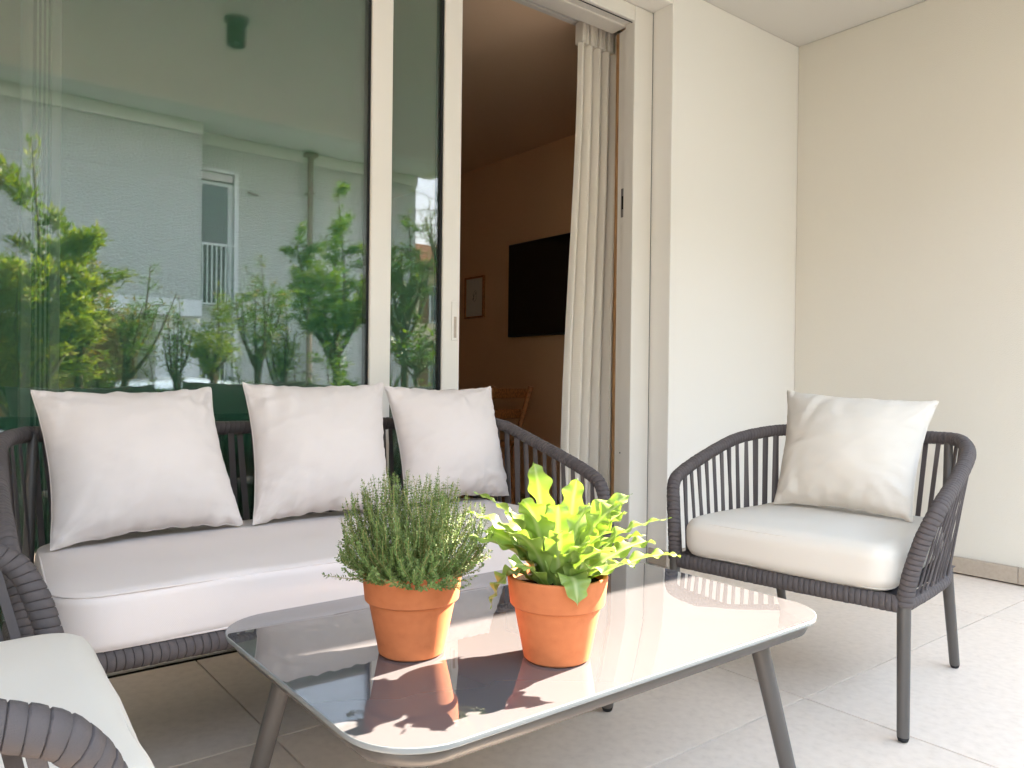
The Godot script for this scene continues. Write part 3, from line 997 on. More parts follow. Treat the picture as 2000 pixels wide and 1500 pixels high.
# ---------------------------------------------------------------- coffee table
func rounded_rect(x0: float, x1: float, z0: float, z1: float, r: float, y: float, k := 10) -> PackedVector3Array:
	var pts := PackedVector3Array()
	for c in [[x1 - r, z1 - r, 0.0], [x0 + r, z1 - r, PI / 2], [x0 + r, z0 + r, PI], [x1 - r, z0 + r, PI * 1.5]]:
		for i in k + 1:
			var a: float = c[2] + PI / 2 * i / k
			pts.append(Vector3(c[0] + cos(a) * r, y, c[1] + sin(a) * r))
	return pts

# stacked outlines (inset, height) of a rounded rectangle, closed top and bottom
func slab_mesh(x0: float, x1: float, z0: float, z1: float, r: float, rows: Array, smooth := 30.0, caps := true) -> ArrayMesh:
	var s := Soup.new()
	var rings := []
	for q in rows:
		rings.append(rounded_rect(x0 + q[0], x1 - q[0], z0 + q[0], z1 - q[0], maxf(r - q[0], 0.004), q[1]))
	var n: int = rings[0].size()
	for i in rings.size() - 1:
		for k in n:
			var k2 := (k + 1) % n
			s.quad(rings[i][k], rings[i + 1][k], rings[i + 1][k2], rings[i][k2])
	if caps:
		for e in [0, rings.size() - 1]:
			var ring: PackedVector3Array = rings[e]
			var mid := Vector3((x0 + x1) / 2, ring[0].y, (z0 + z1) / 2)
			for k in n:
				var k2 := (k + 1) % n
				if e == 0: s.tri(mid, ring[k], ring[k2])
				else: s.tri(mid, ring[k2], ring[k])
	return s.mesh(smooth)

func build_table() -> void:
	var c := Vector3(0.935, 0, -1.110)
	var hx := 0.498
	var hz := 0.325
	var t := thing("coffee_table", "low coffee table with glossy taupe glass top and slanted metal legs", "table", c)
	var top := part("glass_top", slab_mesh(-hx, hx, -hz, hz, 0.105, [[0.0018, 0.3748], [0.0018, 0.3831]], 20), mats.table_glass, t)
	part("polished_edge", slab_mesh(-hx, hx, -hz, hz, 0.105, [[0.0019, 0.3750], [0.0006, 0.3752], [0.0, 0.3762], [0.0, 0.3818], [0.0006, 0.3828], [0.0019, 0.38305]], 40, false), mats.glass_rim, top)
	part("rim_frame", slab_mesh(-hx, hx, -hz, hz, 0.105, [[0.05, 0.345], [0.030, 0.3455], [0.020, 0.350], [0.016, 0.358], [0.016, 0.366], [0.020, 0.3725], [0.026, 0.3742], [0.05, 0.3742], [0.05, 0.345]], 50, false), mats.leg_metal, t)
	for sx in [-1.0, 1.0]:
		for sz in [-1.0, 1.0]:
			var foot := Vector3(sx * 0.459, 0.014, sz * 0.259)
			var head := Vector3(sx * 0.385, 0.352, sz * 0.215)
			var l := part("leg", tubes([foot, head], [0.0155, 0.0185], 16), mats.leg_metal, t)
			var d := (foot - head).normalized()
			part("foot", tubes([foot + d * 0.0005, foot + d * 0.011], [0.0154, 0.0125], 16, true), mats.rubber, l)


# ---------------------------------------------------------------- potted plants
func pot(called: String, label: String, at: Vector3) -> Node3D:
	var t := thing(called, label, "potted plant", at, 0.0, "terracotta pots on the coffee table")
	var s := Soup.new()
	s.lathe([Vector2(0, 0.0005), Vector2(0.050, 0.0005), Vector2(0.0535, 0.0035), Vector2(0.0700, 0.0855), Vector2(0.0704, 0.0867), Vector2(0.0748, 0.0877), Vector2(0.0764, 0.0898), Vector2(0.0812, 0.1315), Vector2(0.0802, 0.1348), Vector2(0.0772, 0.1355), Vector2(0.0742, 0.1337), Vector2(0.0712, 0.117), Vector2(0.063, 0.08), Vector2(0, 0.08)], Vector3.ZERO, 64)
	part("pot", s.mesh(28), mats.terracotta, t)
	s = Soup.new()
	var nz := FastNoiseLite.new()
	nz.frequency = 30.0
	for i in 10:
		for k in 28:
			var q := []
			for e in [[0, 0], [1, 0], [1, 1], [0, 1]]:
				var r: float = 0.0722 * (i + e[0]) / 10.0
				var a: float = TAU * ((k + e[1]) % 28) / 28.0
				var x := cos(a) * r
				var z := sin(a) * r
				q.append(Vector3(x, 0.1205 + nz.get_noise_2d(x, z) * 0.006 * (1.0 - float(i + e[0]) / 10.5), z))
			s.quad(q[0], q[3], q[2], q[1])
	part("soil", s.mesh(60, false), mats.soil, t)
	return t

func build_plants() -> void:
	var ty := 0.3835
	# thyme
	var t := pot("potted_thyme", "bushy thyme in a terracotta pot, left of the two on the table", Vector3(0.655, ty, -1.09))
	var r2 := RandomNumberGenerator.new()
	r2.seed = 77
	var stems := Soup.new()
	var lv := PackedVector3Array()
	var lc := PackedColorArray()
	var n_stem := 430
	for k in n_stem:
		var az := r2.randf() * TAU
		var q := sqrt(r2.randf())
		var root := Vector3(cos(az) * 0.050 * q, 0.119, sin(az) * 0.050 * q)
		var lean := q * r2.randf_range(0.75, 1.15)
		var reach := 0.081 * pow(lean, 0.8) + 0.002
		var hgt := (0.180 - 0.088 * pow(lean, 2.2)) * (1.0 - 0.5 * pow(r2.randf(), 2.0)) * r2.randf_range(0.92, 1.06)
		var droop := 0.0
		if q > 0.7 and r2.randf() < 0.4:
			hgt *= r2.randf_range(0.32, 0.7); reach *= 1.1
		var a2 := az + r2.randf_range(-0.5, 0.5)
		var tip := root + Vector3(cos(a2) * reach, hgt, sin(a2) * reach)
		var ctl := root + Vector3(cos(az) * reach * 0.85, hgt * 0.42, sin(az) * reach * 0.85)
		var pts := PackedVector3Array()
		var m := 9
		var ph := r2.randf() * TAU
		for j in m + 1:
			var v := float(j) / m
			var p := root.lerp(ctl, v).lerp(ctl.lerp(tip, v), v)
			p += Vector3(sin(v * 7.0 + ph), 0, cos(v * 6.0 + ph)) * 0.0032 * v
			pts.append(p)
		var rad := PackedFloat32Array()
		for j in m + 1: rad.append(lerpf(0.0009, 0.0004, float(j) / m))
		stems.colored = true
		stems.tint = Color(0.32, 0.29, 0.11) if r2.randf() < 0.6 else Color(0.20, 0.24, 0.08)
		stems.tube(pts, rad, 4, false)
		var nl := int(19 + hgt * 85)
		for j in nl:
			var v := lerpf(0.20, 1.0, float(j) / nl)
			var p := along(pts, v)
			var dir := (along(pts, minf(v + 0.05, 1.0)) - along(pts, v - 0.05)).normalized()
			var sd := dir.cross(Vector3(r2.randf_range(-1, 1), r2.randf_range(-1, 1), r2.randf_range(-1, 1))).normalized()
			var g := r2.randf_range(0.75, 1.2)
			var col := Color(0.15 * g, 0.225 * g, 0.06 * g)
			if r2.randf() < 0.3: col = Color(0.22 * g, 0.28 * g, 0.10 * g)
			for sg in [-1.0, 1.0]:
				var ln := r2.randf_range(0.0042, 0.0074) * (0.75 if v > 0.95 else 1.0)
				var wd := ln * 0.27
				var ax: Vector3 = (sd * sg + dir * r2.randf_range(0.35, 0.9)).normalized()
				var ac := ax.cross(dir).normalized()
				var mid := p + ax * ln * 0.5
				var up := ax.cross(ac) * ln * 0.10
				for q4 in [[p, mid + ac * wd + up, mid - ac * wd + up], [p + ax * ln, mid - ac * wd + up, mid + ac * wd + up]]:
					for e in 3:
						lv.append(q4[e]); lc.append(col)
	part("stems", stems.mesh(60, false), mats.thyme_leaf, t).set_meta("kind", "stuff")
	part("foliage", leaf_mesh(lv, lc), mats.thyme_leaf, t).set_meta("kind", "stuff")

	# fern with crimped straps of leaves
	t = pot("potted_fern", "bright green fern with crinkled leaves in a terracotta pot", Vector3(0.83, ty, -0.93))
	var tips := [Vector3(-0.019, 0.184, -0.042), Vector3(0.045, 0.156, -0.004), Vector3(-0.020, 0.123, 0.022), Vector3(0.131, 0.129, 0.039), Vector3(0.144, 0.098, 0.113), Vector3(0.132, 0.043, 0.142), Vector3(0.053, 0.030, 0.118), Vector3(-0.107, 0.136, -0.085), Vector3(-0.081, 0.094, -0.141), Vector3(-0.131, 0.067, -0.078), Vector3(-0.115, -0.037, -0.027), Vector3(-0.036, -0.020, 0.086), Vector3(-0.071, 0.132, -0.006), Vector3(0.033, 0.092, -0.077), Vector3(0.004, 0.127, 0.066), Vector3(0.123, 0.100, -0.019), Vector3(0.021, 0.088, 0.105), Vector3(-0.025, 0.093, -0.110), Vector3(0.161, 0.090, -0.001), Vector3(-0.063, 0.093, 0.077), Vector3(-0.030, 0.078, 0.103), Vector3(-0.114, 0.088, 0.012), Vector3(0.148, 0.061, 0.053), Vector3(-0.079, 0.070, -0.101), Vector3(0.002, 0.067, 0.129), Vector3(0.185, 0.042, 0.043), Vector3(-0.120, 0.039, 0.033), Vector3(-0.008, 0.030, 0.108), Vector3(0.09, 0.12, 0.06), Vector3(0.07, 0.10, -0.07), Vector3(0.10, 0.02, -0.08)]
	r2.seed = 5
	for k in tips.size():
		var tip: Vector3 = tips[k] + Vector3(0, 0.128, 0)
		frond(t, tip, r2, k)

func leaf_mesh(v: PackedVector3Array, c: PackedColorArray) -> ArrayMesh:
	var ns := PackedVector3Array()
	ns.resize(v.size())
	for i in v.size() / 3:
		var nn := (v[i * 3 + 2] - v[i * 3]).cross(v[i * 3 + 1] - v[i * 3]).normalized()
		ns[i * 3] = nn; ns[i * 3 + 1] = nn; ns[i * 3 + 2] = nn
	var arr := []
	arr.resize(Mesh.ARRAY_MAX)
	arr[Mesh.ARRAY_VERTEX] = v
	arr[Mesh.ARRAY_NORMAL] = ns
	arr[Mesh.ARRAY_COLOR] = c
	var m := ArrayMesh.new()
	m.add_surface_from_arrays(Mesh.PRIMITIVE_TRIANGLES, arr)
	return m

func frond(t: Node3D, tip: Vector3, r2: RandomNumberGenerator, k: int) -> void:
	var flat := Vector3(tip.x, 0, tip.z)
	var out := flat.normalized()
	var root := out * 0.020 + Vector3(0, 0.108, 0)
	var rise := tip.y - 0.128
	var ctl := root + out * flat.length() * (0.22 if rise > 0.05 else 0.62) + Vector3(0, maxf(0.075, rise * 0.72 + 0.03), 0)
	var len_ := root.distance_to(ctl) + ctl.distance_to(tip)
	var wide := clampf(len_ * 0.145, 0.017, 0.028) * r2.randf_range(0.85, 1.15)
	var pointed := k in [0, 4, 5, 7, 3]
	var n := 84
	var m := 8
	var waves := len_ / r2.randf_range(0.034, 0.046)
	var amp := r2.randf_range(0.12, 0.22)
	var ph0 := r2.randf() * TAU
	var ph1 := r2.randf() * TAU
	var g := r2.randf_range(0.85, 1.15)
	var base := Color(0.23 * g, 0.33 * g, 0.075)
	var rib := Color(0.42, 0.48, 0.22)
	var twist := r2.randf_range(-0.6, 0.6) + (1.6 if k == 0 else 0.0)
	var face := out.cross(Vector3.UP).normalized()
	var rows := []
	var cols := []
	for i in n + 1:
		var v := float(i) / n
		var p := root.lerp(ctl, v).lerp(ctl.lerp(tip, v), v)
		var dir := (ctl - root).lerp(tip - ctl, v).normalized()
		var sd := (face - dir * face.dot(dir)).normalized().rotated(dir, twist * v)
		var nn := sd.cross(dir).normalized()
		var w := wide * pow(sin(PI * clampf(v * 0.93 + 0.05, 0, 1)), 0.6) * smoothstep(0.0, 0.12, v)
		if pointed: w *= lerpf(1.0, 0.55, smoothstep(0.55, 1.0, v))
		w *= smoothstep(1.0, 0.86, v) * 0.85 + 0.15 if v < 0.999 else 0.03
		var row := []
		var cr := []
		for j in m + 1:
			var u := -1.0 + 2.0 * j / m
			var ph := ph0 if u < 0 else ph1
			var wave := sin(v * waves * TAU + ph) * absf(u) * absf(u)
			var cup := absf(u) * 0.16 * w
			var pleat := sin(v * waves * TAU + ph + 0.6) * 0.0018 * absf(u)
			var q := p + sd * (u * w * (1.0 + 0.06 * wave)) + nn * (cup + wave * w * amp + pleat) + dir * (absf(u) * w * 0.25)
			row.append(q)
			var tint := base.lerp(rib, exp(-u * u * 60.0))
			tint = tint.lerp(Color(0.36, 0.42, 0.12), 0.45 * absf(u) * absf(u))
			cr.append(tint)
		rows.append(row); cols.append(cr)
	var s := Soup.new()
	for i in n:
		for j in m:
			s.tri_c(rows[i][j], rows[i][j + 1], rows[i + 1][j + 1], cols[i][j], cols[i][j + 1], cols[i + 1][j + 1])
			s.tri_c(rows[i][j], rows[i + 1][j + 1], rows[i + 1][j], cols[i][j], cols[i + 1][j + 1], cols[i + 1][j])
	part("frond", s.mesh(80, false), mats.fern_leaf, t)


# ---------------------------------------------------------------- outside: street and houses (mirrored in the glass)
func build_outside() -> void:
	var st := structure("ground")
	part("sheet", bx(Vector3(-150, -0.80, -60), Vector3(150, -0.70, 200), 0.01), mats.lawn, st)
	st = structure("street")
	part("asphalt", bx(Vector3(-60, -0.699, 3.6), Vector3(60, -0.66, 7.6), 0.005), mats.asphalt, st)
	part("pavement", bx(Vector3(-60, -0.699, 7.605), Vector3(60, -0.54, 9.9), 0.01), mats.concrete, st)
	st = structure("planting_bed")
	part("soil", bx(Vector3(-6, -0.69, 1.48), Vector3(9, -0.10, 3.30), 0.02), mats.garden_soil, st)
	var w := thing("garden_wall", "low concrete wall holding the planting bed above the street", "wall", Vector3(1.5, -0.7, 3.4))
	part("coping", bx(Vector3(-7.5, 0.70, -0.10), Vector3(7.5, 0.76, 0.10), 0.01), mats.concrete, w)
	part("base", bx(Vector3(-7.5, 0.0, -0.08), Vector3(7.5, 0.699, 0.08), 0.01), mats.concrete, w)
	w = thing("terrace_kerb", "stone kerb between the terrace tiles and the planting bed", "kerb", Vector3(0.4, -0.7, 1.39))
	part("stone", bx(Vector3(-3.4, 0.0, -0.085), Vector3(3.5, 0.70, 0.085), 0.008), mats.concrete, w)
	w = thing("boundary_wall", "tall plastered wall past the right end of the terrace", "wall", Vector3(4.9, -0.7, -1.2))
	part("plaster", bx(Vector3(-0.1, 0.0, -2.4), Vector3(0.1, 3.29, 0.82), 0.004), mats.plaster, w)
	part("coping", bx(Vector3(-0.12, 3.2905, -2.42), Vector3(0.12, 3.33, 0.818), 0.004), mats.concrete, w)
	part("pier", bx(Vector3(-0.14, 0.0, 0.821), Vector3(0.14, 4.6, 2.5), 0.004), mats.plaster, w)
	neighbour_house()
	far_house()
	car()

func neighbour_house() -> void:
	var o := Vector3(3.7, -0.54, 8.0)
	var t := thing("neighbour_house", "rough grey rendered house across the street, mirrored in the glass", "house", o)
	var b := func(lo: Vector3, hi: Vector3, ch := 0.005) -> ArrayMesh: return bx(lo - o, hi - o, ch)
	# upper left block overhangs a brown garage front
	part("wall", b.call(Vector3(-9.0, 2.04, 8.0), Vector3(3.72, 5.0, 11.0)), mats.render_wall, t)
	part("floor_band", b.call(Vector3(-9.0, 1.77, 7.97), Vector3(3.73, 2.035, 11.0)), mats.pale_trim, t)
	part("garage_wall", b.call(Vector3(-9.0, -0.54, 9.4), Vector3(3.10, 1.765, 11.0)), mats.cream_wall, t)
	for k in 14:
		part("garage_board", b.call(Vector3(-1.15 + k * 0.3, -0.53, 9.36), Vector3(-0.858 + k * 0.3, 1.60, 9.398), 0.004), mats.garage_wood, t)
	part("pier", b.call(Vector3(3.12, -0.54, 8.3), Vector3(3.80, 1.768, 11.0)), mats.pale_trim, t)
	# right-hand block, set back
	var wx0 := 3.86
	var wx1 := 4.42
	part("wall", b.call(Vector3(3.725, 4.30, 8.5), Vector3(8.05, 4.98, 11.0)), mats.render_wall, t)
	part("wall", b.call(Vector3(wx1 + 0.04, -0.54, 8.5), Vector3(8.05, 4.298, 11.0)), mats.render_wall, t)
	part("wall", b.call(Vector3(3.802, -0.54, 8.5), Vector3(wx0, 4.298, 11.0)), mats.render_wall, t)
	part("wall", b.call(Vector3(wx0, 1.62, 8.505), Vector3(wx1 + 0.039, 1.98, 11.0)), mats.render_wall, t)
	# tall window with blind box, frame and railing
	for q in [[1.985, 4.296, true], [-0.2, 1.615, false]]:
		var y0: float = q[0]
		var y1: float = q[1]
		var win := part("window", b.call(Vector3(wx1 - 0.03, y0, 8.46), Vector3(wx1 + 0.0395, y1, 8.72)), mats.pale_trim, t)
		part("frame", b.call(Vector3(wx0 + 0.001, y1 - 0.05, 8.46), Vector3(wx1 - 0.031, y1, 8.72)), mats.pale_trim, win)
		part("blind_box", b.call(Vector3(wx0 + 0.001, y1 - 0.19, 8.52), Vector3(wx1 - 0.031, y1 - 0.052, 8.72)), mats.steel, win)
		part("sash", b.call(Vector3(wx1 - 0.10, y0 + 0.02, 8.58), Vector3(wx1 - 0.032, y1 - 0.195, 8.63)), mats.pale_trim, win)
		part("sash", b.call(Vector3(wx0 + 0.001, y1 - 0.25, 8.58), Vector3(wx1 - 0.101, y1 - 0.195, 8.63)), mats.pale_trim, win)
		part("pane", b.call(Vector3(wx0 + 0.001, y0 + 0.02, 8.60), Vector3(wx1 - 0.101, y1 - 0.252, 8.612), 0.001), mats.dark_glass, win)
		part("sill", b.call(Vector3(wx0 + 0.001, y0, 8.44), Vector3(wx1 - 0.031, y0 + 0.018, 8.72)), mats.pale_trim, win)
		var top := y0 + 1.02 if q[2] else y1 - 0.3
		var rl := part("railing", b.call(Vector3(wx0 - 0.02, top, 8.40), Vector3(wx1 - 0.01, top + 0.035, 8.44)), mats.pale_trim, t)
		for k in 8:
			var x := lerpf(wx0 + 0.0, wx1 - 0.03, k / 7.0)
			part("bar", b.call(Vector3(x - 0.008, y0 + 0.06, 8.412), Vector3(x + 0.008, top - 0.001, 8.428), 0.001), mats.pale_trim, rl)
		part("foot_rail", b.call(Vector3(wx0 - 0.02, y0 + 0.03, 8.405), Vector3(wx1 - 0.01, y0 + 0.059, 8.435)), mats.pale_trim, rl)
	# eaves
	part("soffit", b.call(Vector3(-9.4, 4.86, 7.02), Vector3(8.4, 4.90, 7.998)), mats.eave_paint, t)
	part("soffit", b.call(Vector3(3.74, 4.86, 7.999), Vector3(8.4, 4.90, 8.499)), mats.eave_paint, t)
	part("cornice", b.call(Vector3(-9.0, 4.66, 7.93), Vector3(3.72, 4.858, 7.998)), mats.eave_paint, t)
	part("cornice", b.call(Vector3(3.75, 4.66, 8.43), Vector3(8.05, 4.858, 8.498)), mats.eave_paint, t)
	part("fascia", b.call(Vector3(-9.4, 4.84, 6.98), Vector3(8.4, 5.06, 7.018)), mats.eave_paint, t)
	part("gutter", tubes([Vector3(-9.4, 5.04, 6.92) - o, Vector3(8.4, 5.04, 6.92) - o], 0.06, 10), mats.copper_pipe, t)
	var s := Soup.new()
	var ra := Vector3(-9.5, 5.05, 6.95) - o
	s.quad(ra, ra + Vector3(18.0, 0, 0), ra + Vector3(18.0, 1.0, 4.5), ra + Vector3(0, 1.0, 4.5))
	s.quad(ra + Vector3(0, 0.08, 0), ra + Vector3(0, 1.08, 4.5), ra + Vector3(18, 1.08, 4.5), ra + Vector3(18, 0.08, 0))
	part("roof", s.mesh(0, false), mats.roof_tile, t)
	var dp := part("downpipe", tubes([Vector3(5.70, 4.84, 8.36) - o, Vector3(5.70, -0.5, 8.36) - o], 0.05, 12), mats.copper_pipe, t)
	part("hopper", b.call(Vector3(5.58, 4.76, 8.26), Vector3(5.82, 4.838, 8.46), 0.02), mats.copper_pipe, dp)
	for y in [0.9, 2.6, 4.1]:
		part("bracket", b.call(Vector3(5.64, y, 8.30), Vector3(5.76, y + 0.04, 8.499)), mats.copper_pipe, dp)
	part("wall_hook", tubes([Vector3(4.62, 4.0, 8.49) - o, Vector3(4.66, 3.97, 8.44) - o, Vector3(4.78, 3.95, 8.43) - o], 0.016, 6), mats.copper_pipe, t)

func far_house() -> void:
	var o := Vector3(14.2, -0.7, 17.5)
	var t := thing("far_house", "cream house with brown shutters and tiled roof far down the street", "house", o)
	var b := func(lo: Vector3, hi: Vector3, ch := 0.01) -> ArrayMesh: return bx(lo, hi, ch)
	part("wall", b.call(Vector3(-4, 0, 0), Vector3(6, 5.2, 6)), mats.cream_wall, t)
	for x in [-2.2, 0.2, 2.6]:
		for y in [0.9, 3.4]:
			var wn := part("window", b.call(Vector3(x - 0.4, y, -0.03), Vector3(x + 0.4, y + 1.3, 0.02)), mats.pale_trim, t)
			part("pane", b.call(Vector3(x - 0.33, y + 0.07, -0.04), Vector3(x + 0.33, y + 1.23, -0.0305)), mats.dark_glass, wn)
			for sx in [-0.78, 0.42]:
				part("shutter", b.call(Vector3(x + sx, y, -0.06), Vector3(x + sx + 0.36, y + 1.3, -0.002)), mats.shutter_paint, t)
	for k in 9:
		var y := 5.2 + k * 0.16
		part("roof_course", b.call(Vector3(-4.5, y, -0.6 + k * 0.42), Vector3(6.5, y + 0.14, 0.0 + k * 0.42), 0.03), mats.roof_tile, t)

func car() -> void:
	var o := Vector3(2.4, -0.66, 5.0)
	var t := thing("parked_car", "pale blue-grey car parked on the street behind the shrubs", "car", o)
	# lengthwise outline (x, height), swept across with rounded shoulders
	var prof := [Vector2(-2.05, 0.32), Vector2(-2.1, 0.62), Vector2(-1.95, 0.86), Vector2(-1.3, 0.95), Vector2(-0.55, 1.40), Vector2(0.2, 1.47), Vector2(0.95, 1.40), Vector2(1.65, 1.0), Vector2(2.0, 0.93), Vector2(2.1, 0.6), Vector2(2.05, 0.32)]
	var s := Soup.new()
	var rows := []
	for q in [[-0.84, 0.90], [-0.80, 0.96], [-0.66, 1.0], [0.0, 1.02], [0.66, 1.0], [0.80, 0.96], [0.84, 0.90]]:
		var row := []
		for p in prof:
			var in_: float = clampf((p.y - 0.9) / 0.55, 0, 1) * 0.16
			row.append(Vector3(p.x * (0.97 + 0.03 * q[1]), 0.30 + (p.y - 0.30) * q[1], q[0] * (1.0 - in_)))
		rows.append(row)
	for i in rows.size() - 1:
		for k in prof.size():
			var k2 := (k + 1) % prof.size()
			s.quad(rows[i][k], rows[i][k2], rows[i + 1][k2], rows[i + 1][k])
	for e in [0, rows.size() - 1]:
		var mid := Vector3(0, 0.7, rows[e][0].z)
		for k in prof.size():
			var k2 := (k + 1) % prof.size()
			if e == 0: s.tri(mid, rows[e][k2], rows[e][k])
			else: s.tri(mid, rows[e][k], rows[e][k2])
	part("body", s.mesh(50), mats.car_paint, t)
	for q in [[Vector3(-0.5, 1.02, 0), Vector3(0.15, 1.34, 0)], [Vector3(0.22, 1.02, 0), Vector3(0.95, 1.32, 0)]]:
		for sz in [-0.80, 0.77]:
			part("side_window", bx(q[0] + Vector3(0, 0, sz), q[1] + Vector3(0, 0, sz + 0.03), 0.02), mats.dark_glass, t)
	var ws := Transform3D(Basis(Vector3(0, 0, 1), 0.54), Vector3(-0.93, 1.20, 0))
	s = Soup.new()
	s.box(Vector3(-0.38, -0.01, -0.62), Vector3(0.38, 0.012, 0.62), 0.01, ws)
	part("windscreen", s.mesh(0), mats.dark_glass, t)
	for sx in [-1.3, 1.3]:
		for sz in [-0.74, 0.74]:
			var wh := part("wheel", tubes([Vector3(sx, 0.31, sz - 0.1), Vector3(sx, 0.31, sz + 0.1)], 0.31, 20), mats.rubber, t)
			part("rim", tubes([Vector3(sx, 0.31, sz - 0.107), Vector3(sx, 0.31, sz + 0.107)], 0.19, 16), mats.steel, wh)


# ---------------------------------------------------------------- garden
# one shrub: forked stem and leaves set along the twigs; h total height, clear bare stem
func shrub(called: String, label: String, category: String, at: Vector3, h: float, clear: float, spread: float, leaves: int, leaf_len: float, leaf_w: float, tints: Array, sd: int, lean := Vector3.ZERO, group := "shrubs of the hedge by the terrace", limbs := 7) -> void:
	var t := thing(called, label, category, at, 0.0, group)
	var r2 := RandomNumberGenerator.new()
	r2.seed = sd
	var wood := Soup.new()
	var twigs := []
	var fork := Vector3(lean.x * 0.4, clear, lean.z * 0.4)
	var trunk := spline([Vector3.ZERO, Vector3(lean.x * 0.1 + 0.02, clear * 0.5, 0.01), fork], 0.08)
	var tr := h * 0.013 + 0.006
	wood.tube(trunk, tr, 7, true)
	for k in limbs:
		var az := TAU * (k + r2.randf_range(-0.35, 0.35)) / limbs
		var up := r2.randf_range(0.55, 1.0)
		var e := fork + Vector3(cos(az) * spread * r2.randf_range(0.5, 1.0), (h - clear) * up * (0.98 if k == 0 else r2.randf_range(0.5, 0.95)), sin(az) * spread * r2.randf_range(0.5, 1.0)) + lean * 0.6
		if k == 0: e = Vector3(lean.x, h, lean.z)
		var start := along(trunk, r2.randf_range(0.7, 1.0))
		var mid := start.lerp(e, 0.45) + Vector3(cos(az), -0.35, sin(az)) * spread * 0.18
		var limb := spline([start, mid, e], 0.06)
		var rr := PackedFloat32Array()
		for i in limb.size(): rr.append(lerpf(tr * 0.62, 0.0025, float(i) / (limb.size() - 1)))
		wood.tube(limb, rr, 5, false)
		twigs.append(limb)
		for j in 9:
			var v := r2.randf_range(0.22, 0.98)
			var s0 := along(limb, v)
			var d := Vector3(r2.randf_range(-1, 1), r2.randf_range(-0.1, 0.9), r2.randf_range(-1, 1)).normalized() * spread * r2.randf_range(0.25, 0.75)
			var tw := spline([s0, s0 + d * 0.5 + Vector3(0, 0.02, 0), s0 + d], 0.05)
			wood.tube(tw, 0.0028, 4, false)
			twigs.append(tw)
	part("trunk", wood.mesh(60, false), mats.bark, t)
	var lv := PackedVector3Array()
	var lc := PackedColorArray()
	leaf_len *= 0.74
	for k in int(leaves * 2.1):
		var tw: PackedVector3Array = twigs[r2.randi() % twigs.size()]
		var v := pow(r2.randf(), 0.7)
		if v < 0.12: continue
		var off := Vector3(r2.randfn(), r2.randfn(), r2.randfn()) * 0.023      # leaf stalks
		var p := along(tw, v) + off
		var dir := (along(tw, minf(v + 0.1, 1.0)) - along(tw, v - 0.1)).normalized()
		var ax := (dir * r2.randf_range(0.2, 1.0) + Vector3(r2.randf_range(-1, 1), r2.randf_range(-0.7, 0.5), r2.randf_range(-1, 1))).normalized()
		var ac := ax.cross(Vector3(r2.randf_range(-0.5, 0.5), 1, r2.randf_range(-0.5, 0.5))).normalized()
		var nn := ax.cross(ac)
		var ln := leaf_len * r2.randf_range(0.6, 1.15)
		var wd := ln * leaf_w
		var young: bool = v > 0.86 and r2.randf() < 0.75
		var col: Color = tints[0].lerp(tints[1], r2.randf())
		if young: col = tints[2].lerp(tints[1], r2.randf() * 0.5)
		var mid := p + ax * ln * 0.45 - nn * ln * 0.05
		var tip := p + ax * ln - nn * ln * 0.18
		var a1 := mid + ac * wd + nn * ln * 0.06
		var b1 := mid - ac * wd + nn * ln * 0.06
		for q in [[p, mid, a1], [p, b1, mid], [mid, tip, a1], [mid, b1, tip]]:
			for e in 3:
				lv.append(q[e]); lc.append(col)
	part("crown", leaf_mesh(lv, lc), mats.leaf, t)

